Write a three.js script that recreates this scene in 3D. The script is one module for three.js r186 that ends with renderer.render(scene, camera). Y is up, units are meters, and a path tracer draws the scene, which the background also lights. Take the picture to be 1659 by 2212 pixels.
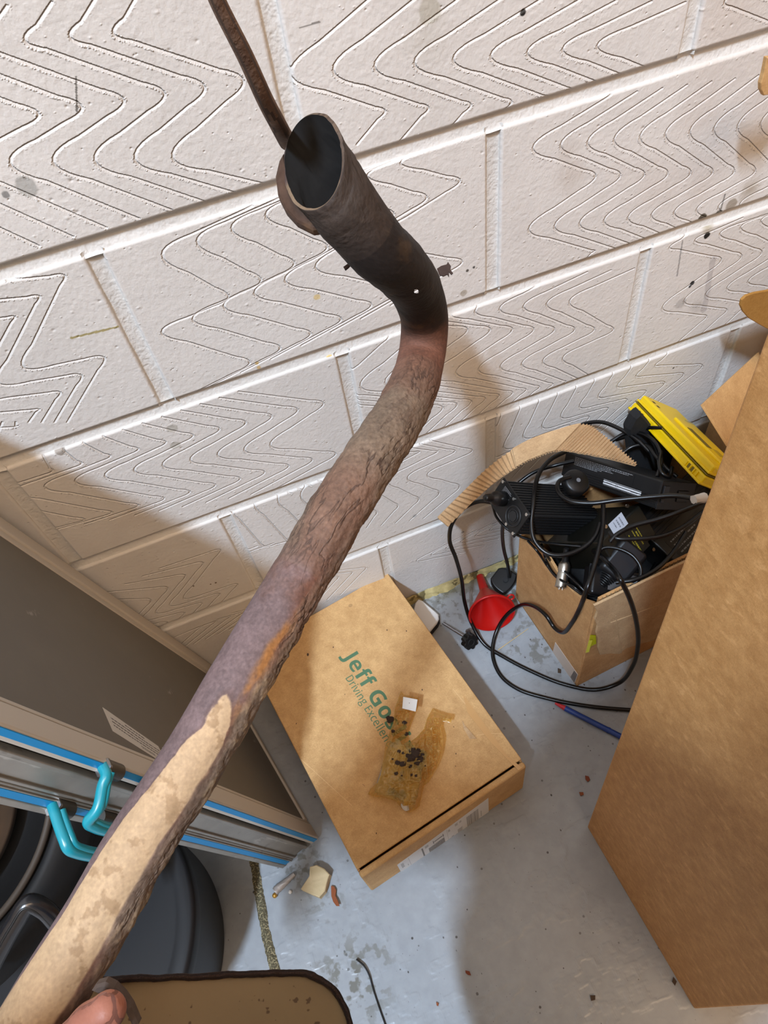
import * as THREE from 'three';
import { RoundedBoxGeometry } from 'three/addons/geometries/RoundedBoxGeometry.js';
import { mergeGeometries, mergeVertices } from 'three/addons/utils/BufferGeometryUtils.js';
import { MarchingCubes } from 'three/addons/objects/MarchingCubes.js';
import { RectAreaLightUniformsLib } from 'three/addons/lights/RectAreaLightUniformsLib.js';

// ---------------------------------------------------------------- camera, light, exposure
const V = (x, y, z) => new THREE.Vector3(x, y, z);
const CAM = V(-0.3614, 1.2816, 0.7124), FPX = 1520;
const RIGHT = V(0.92795, -0.11580, 0.35426), UP = V(0.35061, 0.59362, -0.72436), BACK = V(-0.12642, 0.79637, 0.59145);
const scene = new THREE.Scene();
scene.background = new THREE.Color(0x0b0b0c);
const camera = new THREE.PerspectiveCamera(2 * Math.atan(1106 / FPX) * 180 / Math.PI, 1659 / 2212, 0.02, 30);
camera.position.copy(CAM);
camera.quaternion.setFromRotationMatrix(new THREE.Matrix4().makeBasis(RIGHT, UP, BACK));
scene.add(camera);
const renderer = new THREE.WebGLRenderer({ antialias: true });
renderer.toneMapping = THREE.LinearToneMapping;
renderer.toneMappingExposure = 1.0;
renderer.shadowMap.enabled = true;
RectAreaLightUniformsLib.init();
const LAMP = V(-2.96, 6.99, 3.48), LAMP_W = 0.17, LAMP_L = 0.9, LAMP_AIM = V(2.4, 0.5, 0.3), LAMP_DIR = V(-0.32, 0, 0.95).normalize(), LAMP_POWER = 1580;         // cool LED tube, up and to the left of the camera
const WARM = V(-0.1, 5.19, 3.1), WARM_W = 3.0, WARM_D = 2.0, WARM_POWER = 4.6;   // warm fill light added further back to lift the shade
function areaLight(color, power, w, d, p, dir = V(0, 0, 1), aim = V(p.x, p.y - 1, p.z)) {
  const l = new THREE.RectAreaLight(color, power, w, d);
  l.position.copy(p); l.up.copy(dir); l.lookAt(aim); scene.add(l); return l;
}
const COOL_COL = new THREE.Color().setRGB(0.64, 0.80, 1.0), WARM_COL = new THREE.Color().setRGB(1.0, 0.69, 0.44);
const lampLight = areaLight(COOL_COL, LAMP_POWER, LAMP_W, LAMP_L, LAMP, LAMP_DIR, LAMP_AIM);
areaLight(WARM_COL, WARM_POWER, WARM_W, WARM_D, WARM);

// ---------------------------------------------------------------- helpers
function mulberry(a) { return () => { a |= 0; a = (a + 0x6d2b79f5) | 0; let t = Math.imul(a ^ (a >>> 15), 1 | a); t = (t + Math.imul(t ^ (t >>> 7), 61 | t)) ^ t; return ((t ^ (t >>> 14)) >>> 0) / 4294967296; }; }
const rnd = mulberry(20240611);
const clamp = (x, a = 0, b = 1) => Math.min(b, Math.max(a, x)), lerp = (a, b, t) => a + (b - a) * t;
const sstep = (a, b, x) => { const t = clamp((x - a) / (b - a)); return t * t * (3 - 2 * t); };
// measured points of the photograph turned into places in the room
const ray = (u, v) => V().addScaledVector(RIGHT, (u - 829.5) / FPX).addScaledVector(UP, -(v - 1106) / FPX).addScaledVector(BACK, -1);
const V0 = V; 
const at = (u, v, d) => CAM.clone().addScaledVector(ray(u, v), d);
const onY = (u, v, y = 0) => { const r = ray(u, v); return CAM.clone().addScaledVector(r, (y - CAM.y) / r.y); };
const onZ = (u, v, z = 0) => { const r = ray(u, v); return CAM.clone().addScaledVector(r, (z - CAM.z) / r.z); };
const onX = (u, v, x = 0) => { const r = ray(u, v); return CAM.clone().addScaledVector(r, (x - CAM.x) / r.x); };

const taken = {};
function numbered(n) { const k = taken[n] = (taken[n] ?? -1) + 1; return k ? `${n}_${String(k).padStart(3, '0')}` : n; }
function tag(o, label, category, group, kind) { Object.assign(o.userData, label && { label }, category && { category }, group && { group }, kind && { kind }); return o; }
function thing(name, label, category, pos = V(0, 0, 0), group) { const o = new THREE.Group(); o.name = numbered(name); o.position.copy(pos); scene.add(o); return tag(o, label, category, group); }
function mesh(name, geo, mat, parent = scene) { const m = new THREE.Mesh(geo, mat); m.name = parent === scene ? numbered(name) : name; m.castShadow = m.receiveShadow = true; parent.add(m); return m; }
const struct = (name, geo, mat) => { const m = mesh(name, geo, mat); m.userData.kind = 'structure'; return m; };
function rebase(group) { // children are made in world coordinates: move them under the thing's base
  const inv = group.position.clone().negate();
  for (const c of group.children) c.position.add(inv);
  return group;
}
function boxUV(g, s = 1) { // uv in metres from the dominant normal
  const p = g.attributes.position, n = g.attributes.normal, uv = new Float32Array(p.count * 2);
  for (let i = 0; i < p.count; i++) {
    const ax = Math.abs(n.getX(i)), ay = Math.abs(n.getY(i)), az = Math.abs(n.getZ(i));
    let u, v; if (ay >= ax && ay >= az) { u = p.getX(i); v = p.getZ(i); } else if (ax >= az) { u = p.getZ(i); v = p.getY(i); } else { u = p.getX(i); v = p.getY(i); }
    uv[2 * i] = u / s; uv[2 * i + 1] = v / s;
  }
  g.setAttribute('uv', new THREE.BufferAttribute(uv, 2)); return g;
}
const rbox = (w, h, d, r = 0.002, seg = 2) => boxUV(new RoundedBoxGeometry(w, h, d, seg, Math.min(r, w / 2.01, h / 2.01, d / 2.01)), 0.3);
const cyl = (r1, r2, h, n = 24, open = false) => new THREE.CylinderGeometry(r1, r2, h, n, 1, open);
function along(geo, a, b) { // a geometry built along +y from 0 to 1 of its length, laid from a to b (scaled by nothing)
  const q = new THREE.Quaternion().setFromUnitVectors(V(0, 1, 0), b.clone().sub(a).normalize());
  return geo.applyQuaternion(q).translate(a.x, a.y, a.z);
}
function rod(a, b, r1, r2 = r1, n = 16) { const L = a.distanceTo(b); return along(cyl(r2, r1, L, n).translate(0, L / 2, 0), a, b); }
function taper(pts, r0, r1, seg = 80, n = 14) { // a round bar that thins from one end to the other
  const c = new THREE.CatmullRomCurve3(pts, false, 'centripetal'), g = new THREE.TubeGeometry(c, seg, 1, n, false), p = g.attributes.position;
  for (let i = 0; i <= seg; i++) { const q = c.getPointAt(i / seg), r = lerp(r0, r1, i / seg); for (let j = 0; j <= n; j++) { const k = i * (n + 1) + j; p.setXYZ(k, q.x + (p.getX(k) - q.x) * r, q.y + (p.getY(k) - q.y) * r, q.z + (p.getZ(k) - q.z) * r); } }
  return g;
}
function tube(pts, r, seg = 80, n = 10, tension = 0.5) { return new THREE.TubeGeometry(new THREE.CatmullRomCurve3(pts, false, 'centripetal', tension), seg, r, n, false); }
function merge(list) { return mergeGeometries(list.map((g) => { const h = g.index ? g.toNonIndexed() : g; for (const k of Object.keys(h.attributes)) if (!['position', 'normal', 'uv'].includes(k)) h.deleteAttribute(k); return h; })); }
function basisAt(o, X, Y, Z, P) { o.matrix.makeBasis(X, Y, Z).setPosition(P); o.matrix.decompose(o.position, o.quaternion, o.scale); return o; }
// an extruded slab with a polygon outline given in world points lying (nearly) in one plane; thickness goes along -n
function slab(pts, th, bevel = 0.0006, nHint) {
  const o = pts[0], X = pts[1].clone().sub(o).normalize();
  let n = V(); for (let i = 1; i < pts.length - 1; i++) n.add(V().crossVectors(pts[i].clone().sub(o), pts[i + 1].clone().sub(o)));
  n.normalize(); if (nHint && n.dot(nHint) < 0) n.negate();
  const Y = V().crossVectors(n, X).normalize();
  const s = new THREE.Shape(pts.map((p) => { const d = p.clone().sub(o); return new THREE.Vector2(d.dot(X), d.dot(Y)); }));
  const g = new THREE.ExtrudeGeometry(s, { depth: Math.max(th - 2 * bevel, 1e-5), bevelEnabled: bevel > 0, bevelThickness: bevel, bevelSize: bevel, bevelOffset: -bevel, bevelSegments: 1, steps: 1 });
  g.translate(0, 0, -th + bevel); boxUV(g, 0.3);
  return g.applyMatrix4(new THREE.Matrix4().makeBasis(X, Y, n).setPosition(o));
}

// ---------------------------------------------------------------- noise and textures
function noiseTile(N, cells, seed) { // periodic value noise
  const R = mulberry(seed), g = new Float32Array(cells * cells).map(() => R()), out = new Float32Array(N * N);
  for (let y = 0; y < N; y++) for (let x = 0; x < N; x++) {
    const fx = x * cells / N, fy = y * cells / N, ix = Math.floor(fx), iy = Math.floor(fy);
    let tx = fx - ix, ty = fy - iy; tx = tx * tx * (3 - 2 * tx); ty = ty * ty * (3 - 2 * ty);
    const a = g[(iy % cells) * cells + ix % cells], b = g[(iy % cells) * cells + (ix + 1) % cells], c = g[((iy + 1) % cells) * cells + ix % cells], d = g[((iy + 1) % cells) * cells + (ix + 1) % cells];
    out[y * N + x] = a + (b - a) * tx + (c - a) * ty + (a - b - c + d) * tx * ty;
  }
  return out;
}
const NT = 512;
const tiles = [4, 8, 16, 32, 64, 128, 256].map((c, i) => noiseTile(NT, c, 100 + i));
const N1 = (k, x, y) => { x = ((x % NT) + NT) % NT; y = ((y % NT) + NT) % NT; return tiles[k][(y | 0) * NT + (x | 0)]; };
const fbm = (x, y, k0 = 0, k1 = 6) => { let s = 0, a = 1, w = 0; for (let k = k0; k <= k1; k++) { s += a * N1(k, x + 37 * k, y + 91 * k); w += a; a *= 0.55; } return s / w; };
function dataTex(W, H, fn, srgb = false, wrap = THREE.RepeatWrapping) {
  const d = new Uint8Array(W * H * 4);
  for (let y = 0; y < H; y++) for (let x = 0; x < W; x++) {
    const c = fn(x, y), i = 4 * (y * W + x);
    if (c.length) { d[i] = clamp(c[0], 0, 255); d[i + 1] = clamp(c[1], 0, 255); d[i + 2] = clamp(c[2], 0, 255); } else d[i] = d[i + 1] = d[i + 2] = clamp(c, 0, 255);
    d[i + 3] = 255;
  }
  return rawTex(d, W, H, srgb, wrap);
}
function rawTex(d, W, H, srgb, wrap = THREE.ClampToEdgeWrapping) {
  const t = new THREE.DataTexture(d, W, H); t.wrapS = t.wrapT = wrap; t.magFilter = THREE.LinearFilter; t.minFilter = THREE.LinearMipmapLinearFilter; t.generateMipmaps = true;
  if (srgb) t.colorSpace = THREE.SRGBColorSpace; t.needsUpdate = true; return t;
}
function canvasTex(W, H, draw) { const c = document.createElement('canvas'); c.width = W; c.height = H; draw(c.getContext('2d'), W, H); const t = new THREE.CanvasTexture(c); t.colorSpace = THREE.SRGBColorSpace; t.anisotropy = 8; return t; }
const std = (o) => new THREE.MeshStandardMaterial(o), phys = (o) => new THREE.MeshPhysicalMaterial(o);

const kraftPix = (R, G, B, amp) => (x, y) => { const f = (fbm(x * 1.0, y * 1.0, 2, 6) - 0.5) * amp + (N1(6, x * 0.35, y * 1.7) - 0.5) * amp * 0.5 + (N1(6, x * 1.9 + 60, y * 0.4) - 0.5) * amp * 0.5; return [R + f * 1.0, G + f, B + f * 0.9]; };
const kraftBump = dataTex(512, 512, (x, y) => 128 + 110 * (fbm(x, y, 4, 6) - 0.5) + 50 * (N1(3, x, y) - 0.5));
const KRAFT = (hex, amp = 34, extra = {}) => { const c = new THREE.Color(hex); const g = c.getHex(); return std({ map: dataTex(512, 512, kraftPix((g >> 16) & 255, (g >> 8) & 255, g & 255, amp), true), bumpMap: kraftBump, bumpScale: 0.0004, roughness: 0.78, ...extra }); };
const M = {
  kraft: KRAFT(0xc39a66, 26), kraftDark: KRAFT(0xc0905c, 30), kraftPale: KRAFT(0xbd9c74, 30), kraftEdge: std({ color: 0xa98558, roughness: 0.95 }),
  blackPlastic: std({ color: 0x0c0c0d, roughness: 0.42 }), blackMatte: std({ color: 0x101011, roughness: 0.7 }), cable: std({ color: 0x070708, roughness: 0.32 }),
  chrome: std({ color: 0xd8d4cc, roughness: 0.22, metalness: 1 }), nickel: std({ color: 0xb8b2a6, roughness: 0.34, metalness: 1 }), zinc: std({ color: 0xb9bcc0, roughness: 0.3, metalness: 1 }),
  white: std({ color: 0xe4e2de, roughness: 0.6 }), paper: std({ color: 0xd8d6d2, roughness: 0.7 }),
};

// ---------------------------------------------------------------- the room
const ROOM = { x0: -3.8, x1: 2.6, z1: 5.8, h: 7.2 };
// painted concrete floor: bluish grey paint with pits, grit and dirt
const FLW = 1.4, FLD = 1.05;
const grit = [];
for (let i = 0; i < 1500; i++) grit.push([rnd() * 2048, rnd() * 1536, 0.7 + 2.6 * Math.pow(rnd(), 4), 0.35 + 0.65 * rnd()]);
const gritMap = new Float32Array(2048 * 1536);
for (const [gx, gy, gr, ga] of grit) for (let y = -5; y <= 5; y++) for (let x = -5; x <= 5; x++) {
  const X = (gx + x) | 0, Y = (gy + y) | 0; if (X < 0 || Y < 0 || X >= 2048 || Y >= 1536) continue;
  const d = Math.hypot(x * (0.7 + 0.6 * (ga)), y); if (d < gr) gritMap[Y * 2048 + X] = Math.max(gritMap[Y * 2048 + X], ga);
}
// dirt lies where people never sweep: along the wall foot, beside the open carton and by the joint
const dirtSpots = [[1150, 1390, 0.055, 0.55], [1100, 1280, 0.05, 0.7], [1240, 1440, 0.04, 0.4], [980, 1290, 0.05, 0.6], [760, 2120, 0.045, 0.8], [650, 1870, 0.03, 0.7], [800, 2060, 0.03, 0.5], [1080, 1240, 0.04, 0.8], [700, 1930, 0.04, 0.35], [920, 1280, 0.04, 0.5]].map(([u, v, r, a]) => { const p = onY(u, v); return [p.x, p.z, r, a]; });
const floorMap = dataTex(2048, 1536, (x, y) => {
  const X = -1 + x / 2048 * FLW, Z = y / 1536 * FLD;
  const n = fbm(x * 0.25, y * 0.25, 0, 6) - 0.5, m = fbm(x * 0.9 + 200, y * 0.9, 3, 6) - 0.5;
  let R = 154 + 26 * n + 14 * m, G = 158 + 26 * n + 14 * m, B = 162 + 24 * n + 14 * m;
  let d = 0; for (const [dx, dz, r, a] of dirtSpots) { const q = Math.hypot(X - dx, Z - dz); if (q < 2 * r) d = Math.max(d, a * sstep(2 * r, 0.2 * r, q)); }
  const k = sstep(0.58, 0.72, fbm(x * 0.9 + 31, y * 0.9 + 77, 3, 6) + d * 0.12) * 0.75 * d;
  R = lerp(R, 84, k); G = lerp(G, 80, k); B = lerp(B, 66, k);
  const moss = sstep(0.035, 0.0, Z) * sstep(0.46, 0.56, fbm(x * 0.8, y * 0.8 + 300, 1, 6)) * (X > -0.25 ? 0.9 : 0.4);
  R = lerp(R, 104, moss); G = lerp(G, 100, moss); B = lerp(B, 74, moss);
  const g = gritMap[y * 2048 + x] * (0.55 + 0.45 * sstep(0.3, 0.6, fbm(x * 0.1, y * 0.1 + 50, 0, 4)));
  return [lerp(R, 44, g), lerp(G, 40, g), lerp(B, 36, g)];
}, true, THREE.MirroredRepeatWrapping);
const floorBump = dataTex(1024, 768, (x, y) => { const a = fbm(x * 0.5, y * 0.5, 3, 5), b = 1 - Math.abs(2 * fbm(x * 0.55 + 140, y * 0.8 + 90, 2, 6) - 1); return 128 + 120 * (a - 0.5) + 150 * (sstep(0.86, 0.98, b)) * 0.5; }, false, THREE.MirroredRepeatWrapping);
const floorRough = dataTex(512, 384, (x, y) => { const g = 92 + 70 * (fbm(x * 0.8, y * 0.8, 1, 6) - 0.5); return [g, g, g]; }, false, THREE.MirroredRepeatWrapping);
{
  const g = new THREE.BoxGeometry(ROOM.x1 - ROOM.x0 + 0.4, 0.12, ROOM.z1 + 0.4).translate((ROOM.x0 + ROOM.x1) / 2, -0.06, ROOM.z1 / 2);
  const p = g.attributes.position, uv = g.attributes.uv;
  for (let i = 0; i < p.count; i++) uv.setXY(i, (p.getX(i) + 1) / FLW, p.getZ(i) / FLD);
  const fl = struct('floor', g, std({ map: floorMap, bumpMap: floorBump, bumpScale: 0.0016, roughness: 1, roughnessMap: floorRough }));
  tag(fl, 'grey painted concrete floor with grit and a cracked joint');
  // the cracked joint filled with dirt: a ragged raised strip
  const J = [[545, 1840], [552, 1880], [558, 1920], [566, 1965], [573, 2010], [585, 2060], [600, 2120], [612, 2200]].map(([u, v]) => onY(u, v));
  const c = new THREE.CatmullRomCurve3(J), P = [], I = [];
  const S = 220, W = 9;
  for (let i = 0; i <= S; i++) { const q = c.getPoint(i / S), t = c.getTangent(i / S), n = V(-t.z, 0, t.x); for (let j = 0; j <= W; j++) { const w = (j / W - 0.5) * (0.011 + 0.007 * fbm(i * 6, 40, 2, 5)); const e = Math.sin(Math.PI * j / W); P.push(q.x + n.x * w, 0.0006 + e * (0.0008 + 0.0032 * N1(5, i * 9, j * 33)), q.z + n.z * w); } }
  for (let i = 0; i < S; i++) for (let j = 0; j < W; j++) { const a = i * (W + 1) + j; I.push(a, a + W + 1, a + 1, a + 1, a + W + 1, a + W + 2); }
  const jg = new THREE.BufferGeometry(); jg.setAttribute('position', new THREE.Float32BufferAttribute(P, 3)); jg.setIndex(I); jg.computeVertexNormals(); boxUV(jg, 0.05);
  mesh('floor_joint', jg, std({ map: dataTex(128, 128, (x, y) => { const f = fbm(x * 4, y * 4, 3, 6); const k = sstep(0.54, 0.7, f); return [lerp(96, 150, k) + 70 * (f - 0.5), lerp(88, 136, k) + 70 * (f - 0.5), lerp(66, 102, k) + 60 * (f - 0.5)]; }, true), roughness: 0.9, side: THREE.DoubleSide }), fl);
}
// the painted block wall
const BED = [1.363, 1.138, 0.913, 0.688, 0.464, 0.233, 0.0], HALF = 0.0085;
const PERP_EVEN = [-1.124, -0.674, -0.2235, 0.2285, 0.68, 1.13], PERP_ODD = [-1.353, -0.903, -0.453, -0.007, 0.446, 0.9];
PERP_EVEN.push(1.58); PERP_ODD.push(1.35);
// grooves traced on the blocks: [course, block, first line, last line, lines, extra lines before, after]; points are photograph pixels on the wall
const GROOVES = [
  [1, 1, [[295, -10], [247, 75], [540, 172], [350, 345], [575, 398]], [[-85, 20], [-150, 105], [190, 232], [0, 350], [300, 472], [255, 495]].slice(0, 5), 5, 0, 3],
  [1, 2, [[905, -10], [697, 155], [926, 232], [864, 305]], [[1480, 5], [1274, 97], [1500, 190], [1430, 262]], 8, 1, 0],
  [1, 3, [[1590, -40], [1568, 10], [1700, 62]], [[1800, -90], [1778, -50], [1900, 0]], 4, 0, 2],
  [2, 1, [[15, 606], [141, 593], [40, 805], [232, 765], [145, 912]], [[-40, 690], [30, 685], [-70, 870], [131, 845], [90, 912]], 3, 0, 4],
  [2, 2, [[545, 446], [328, 545], [505, 645], [331, 716], [550, 784], [390, 864]], [[1045, 284], [848, 350], [1002, 391], [790, 525], [1008, 565], [845, 660]], 8, 0, 0],
  [2, 3, [[1320, 205], [1133, 320], [1296, 380], [1126, 497], [1281, 542], [1265, 560]], [[1735, 150], [1584, 270], [1680, 370], [1544, 445], [1668, 520]].concat([[1640, 540]]), 9, 0, 3],
  [3, 1, [[515, 846], [708, 870], [568, 965], [735, 979], [590, 1060]], [[350, 901], [482, 927], [335, 1006], [527, 1034], [395, 1095]], 5, 0, 6],
  [3, 2, [[1215, 592], [1066, 666], [1205, 712], [1069, 792], [1193, 830], [1160, 860]], [[1370, 580], [1218, 648], [1330, 714], [1206, 771], [1275, 813], [1270, 818]], 4, 9, 0],
  [3, 3, [[1500, 495], [1445, 535], [1566, 559], [1416, 668], [1528, 682], [1460, 742]], [[1604, 470], [1493, 518], [1609, 552], [1464, 653], [1572, 668], [1500, 734]], 2, 0, 4],
  [4, 1, [[345, 1228], [481, 1183], [390, 1300], [517, 1258], [460, 1322]], [[270, 1262], [405, 1239], [330, 1330], [440, 1300], [390, 1355]], 3, 0, 6],
  [4, 2, [[930, 952], [1027, 974], [912, 1025], [998, 1050], [915, 1120]], [[909, 960], [988, 975], [869, 1031], [953, 1064], [885, 1125]], 2, 0, 13],
  [4, 3, [[1445, 762], [1417, 790], [1525, 787], [1400, 885]], [[1330, 800], [1290, 862], [1403, 841], [1290, 940]], 4, 0, 6],
  [5, 1, [[560, 1300], [620, 1290], [520, 1350]], [[500, 1325], [560, 1310], [470, 1370]], 3, 1, 4],
  [5, 1, [[730, 1232], [793, 1225], [735, 1285]], [[640, 1262], [703, 1255], [650, 1315]], 4, 0, 3],
  [5, 2, [[1000, 1158], [888, 1216], [1010, 1192]], [[1090, 1120], [985, 1175], [1110, 1150]], 4, 0, 4],
];
const SPOTS = [ // marks and soft brown patches in the paint colour: [u, v, radius m, [r,g,b], strength, roughness of edge]
  [685, 642, 0.0045, [214, 190, 134], 0.8], [555, 785, 0.003, [196, 164, 104], 0.9], [559, 794, 0.0028, [206, 176, 120], 0.9], [1130, 27, 0.0036, [30, 28, 26], 1], [1526, 508, 0.006, [26, 24, 22], 1], [1518, 470, 0.007, [70, 62, 50], 0.9], [1530, 490, 0.014, [150, 138, 112], 0.7], [1552, 462, 0.006, [72, 68, 60], 0.8], [1580, 440, 0.01, [128, 116, 98], 0.6], [1620, 410, 0.02, [140, 126, 106], 0.55], [1495, 611, 0.0042, [34, 34, 36], 1], [1490, 618, 0.003, [54, 56, 58], 0.9], [1506, 660, 0.016, [150, 146, 142], 0.4], [1470, 655, 0.01, [150, 146, 142], 0.4],
  [1232, 380, 0.028, [178, 164, 152], 0.4], [1225, 330, 0.02, [180, 168, 156], 0.35], [1010, 585, 0.002, [70, 66, 60], 0.9], [1024, 578, 0.002, [60, 58, 56], 0.9], [1002, 634, 0.006, [150, 140, 124], 0.6], [920, 80, 0.03, [184, 180, 170], 0.4], [926, 27, 0.012, [150, 144, 124], 0.4], [60, 402, 0.01, [150, 150, 146], 0.6], [12, 420, 0.004, [110, 110, 108], 0.7], [372, 925, 0.008, [150, 146, 134], 0.5], [130, 975, 0.008, [110, 96, 82], 0.5], [378, 962, 0.007, [150, 146, 134], 0.5], [418, 1266, 0.0018, [92, 78, 60], 1], [455, 1262, 0.0018, [92, 78, 60], 1], [466, 1259, 0.0016, [92, 78, 60], 1], [896, 1115, 0.004, [150, 150, 150], 0.6], [1000, 1150, 0.003, [120, 120, 120], 0.6], [1455, 795, 0.0022, [90, 84, 76], 0.9],
].map(([u, v, r, c, a]) => { const p = onZ(u, v); return [p.x, p.y, r, c, a]; });
const LINES = [[[155, 730], [255, 706], 0.0012, [150, 136, 82], 0.8], [[164, 165], [166, 240], 0.0007, [90, 86, 80], 0.8], [[648, 60], [690, 48], 0.0007, [96, 92, 88], 0.7], [[1474, 520], [1462, 596], 0.0012, [120, 118, 118], 0.6], [[1540, 560], [1520, 670], 0.005, [168, 164, 164], 0.5], [[1566, 420], [1556, 455], 0.0012, [110, 108, 104], 0.7]].map(([a, b, w, c, s]) => [onZ(...a), onZ(...b), w, c, s]);
function paint(x, y, seed) { // colour of the white paint at a place on the wall
  const n = fbm(x * 420 + seed, y * 420, 0, 5) - 0.5, m = fbm(x * 1500 + 9, y * 1500 + seed, 2, 6) - 0.5;
  let R = 217 + 16 * n + 8 * m, G = 214 + 17 * n + 8 * m, B = 210 + 18 * n + 8 * m;
  const s = sstep(0.56, 0.72, fbm(x * 300 + 260, y * 380 + 30, 0, 4)) * 0.35; R = lerp(R, 192, s); G = lerp(G, 178, s); B = lerp(B, 168, s);
  const wob = 0.55 + 0.9 * fbm(x * 3000, y * 3000, 2, 6);
  for (const [sx, sy, r, c, a] of SPOTS) { const dx = x - sx, dy = y - sy; if (Math.abs(dx) > 2 * r || Math.abs(dy) > 2 * r) continue; const q = Math.hypot(dx, dy) / (r * wob); if (q < 1) { const k = a * (r > 0.012 ? (1 - q) : sstep(1, 0.75, q)); R = lerp(R, c[0], k); G = lerp(G, c[1], k); B = lerp(B, c[2], k); } }
  for (const [a, b, w, c, s2] of LINES) { const ex = b.x - a.x, ey = b.y - a.y, L2 = ex * ex + ey * ey; const t = clamp(((x - a.x) * ex + (y - a.y) * ey) / L2); const q = Math.hypot(x - a.x - t * ex, y - a.y - t * ey) / (w * wob); if (q < 1) { R = lerp(R, c[0], s2); G = lerp(G, c[1], s2); B = lerp(B, c[2], s2); } }
  return [R, G, B];
}
// smooth a zigzag: straight runs with rounded apexes (left ones rounder than right ones)
function zigzag(pts) {
  const out = [pts[0]];
  for (let i = 1; i < pts.length - 1; i++) {
    const p = pts[i], a = pts[i - 1], b = pts[i + 1], la = Math.hypot(a[0] - p[0], a[1] - p[1]), lb = Math.hypot(b[0] - p[0], b[1] - p[1]);
    const left = p[0] < (a[0] + b[0]) / 2, k = left ? 0.42 : 0.26, r = Math.min(la, lb) * k, ov = left ? 0.20 : 0.12;
    const P = [p[0] + (p[0] - (a[0] + b[0]) / 2) * ov, p[1] + (p[1] - (a[1] + b[1]) / 2) * ov * 0.4];
    const s = [p[0] + (a[0] - p[0]) * r / la, p[1] + (a[1] - p[1]) * r / la], e = [p[0] + (b[0] - p[0]) * r / lb, p[1] + (b[1] - p[1]) * r / lb];
    for (let j = 0; j <= 10; j++) { const t = j / 10, u = 1 - t; out.push([u * u * s[0] + 2 * u * t * P[0] + t * t * e[0], u * u * s[1] + 2 * u * t * P[1] + t * t * e[1]]); }
  }
  out.push(pts[pts.length - 1]); return out;
}
const BW = 1024, BH = 512;
function blockMaps(ci, bi, x0, x1, y0, y1, detailed) {
  const w = x1 - x0, h = y1 - y0, H = new Float32Array(BW * BH), seed = (ci * 17 + bi * 31) * 13;
  for (let y = 0; y < BH; y++) for (let x = 0; x < BW; x++) H[y * BW + x] = 0.5 * (fbm(x * 0.8 + seed, y * 0.8 + seed, 4, 6) - 0.5) + 0.5 * (fbm(x * 0.12 + seed, y * 0.12, 1, 4) - 0.5);
  const R = mulberry(seed + 5);
  for (let i = 0; i < 150; i++) { // paint nibs, pits and scratches
    const cx = R() * BW, cy = R() * BH, r = 1.5 + 4.5 * R() * R(), s = R() < 0.6 ? 0.5 : -0.7;
    for (let y = -8; y <= 8; y++) for (let x = -8; x <= 8; x++) { const X = (cx + x) | 0, Y = (cy + y) | 0; if (X < 0 || Y < 0 || X >= BW || Y >= BH) continue; H[Y * BW + X] += s * Math.exp(-(x * x + y * y * 1.6) / (r * r)); }
  }
  for (const [gc, gb, F, L, n, before, after] of detailed ? GROOVES : []) {
    if (gc !== ci || gb !== bi) continue;
    const toW = (q) => q.map(([u, v]) => { const p = onZ(u, v); return [p.x, p.y]; }), A = toW(F), B = toW(L);
    for (let k = -before; k < n + after; k++) {
      const t = n > 1 ? k / (n - 1) : 0, line = zigzag(A.map((a, i) => [lerp(a[0], B[i][0], t), lerp(a[1], B[i][1], t)]));
      const px = line.map(([x, y]) => [(x - x0) / w * BW, (y - y0) / h * BH]);
      for (let i = 0; i + 1 < px.length; i++) {
        const [ax, ay] = px[i], [bx, by] = px[i + 1], ex = bx - ax, ey = by - ay, LL = Math.hypot(ex, ey) || 1, ragged = ey * ex < 0 ? 1.5 : 0.35;
        const X0 = Math.max(0, Math.min(ax, bx) - 9 | 0), X1 = Math.min(BW - 1, Math.max(ax, bx) + 9 | 0), Y0 = Math.max(0, Math.min(ay, by) - 9 | 0), Y1 = Math.min(BH - 1, Math.max(ay, by) + 9 | 0);
        for (let y = Y0; y <= Y1; y++) for (let x = X0; x <= X1; x++) {
          const tt = clamp(((x - ax) * ex + (y - ay) * ey) / (LL * LL)), dx = x - ax - tt * ex, dy = y - ay - tt * ey;
          const wob = 1.6 * (N1(5, x * 2, y * 2) - 0.5) * (0.6 + ragged * 0.5), d = Math.hypot(dx, dy) + wob * 0.6, low = dy < 0, gw = low ? 5.2 : 2.4;
          if (d < gw) { const v = low ? -1.55 * (1 - d / gw) : -1.55 * (1 - (d / gw) ** 2); const j = y * BW + x; if (v < H[j]) H[j] = Math.min(H[j], v); }
          else if (d < 10 && dy < 0) { const j = y * BW + x, b = ragged * 0.55 * sstep(0.52, 0.75, N1(5, x * 1.6 + 70, y * 1.6)) * sstep(10, 5, d); if (b > 0 && H[j] > -0.6 && H[j] < 0.7) H[j] = Math.max(H[j], b); }
        }
      }
    }
  }
  const hb = new Uint8Array(BW * BH * 4);
  for (let i = 0; i < BW * BH; i++) { const v = clamp(165 + 75 * H[i] + (R() - 0.5), 0, 255); hb[4 * i] = hb[4 * i + 1] = hb[4 * i + 2] = v; hb[4 * i + 3] = 255; }
  const CW = detailed ? 512 : 128, CH = CW / 2;
  const map = dataTex(CW, CH, (x, y) => paint(x0 + (x + 0.5) / CW * w, y0 + (y + 0.5) / CH * h, seed), true, THREE.ClampToEdgeWrapping);
  return { map, bumpMap: rawTex(hb, BW, BH, false), bumpScale: 0.0034 };
}
const wall = struct('wall_back', boxUV(new THREE.BoxGeometry(ROOM.x1 - ROOM.x0 + 0.4, ROOM.h + 0.2, 0.14).translate((ROOM.x0 + ROOM.x1) / 2, ROOM.h / 2, -0.07 - 0.0125)), std({ color: 0xcfcac4, roughness: 0.85 }));
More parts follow.
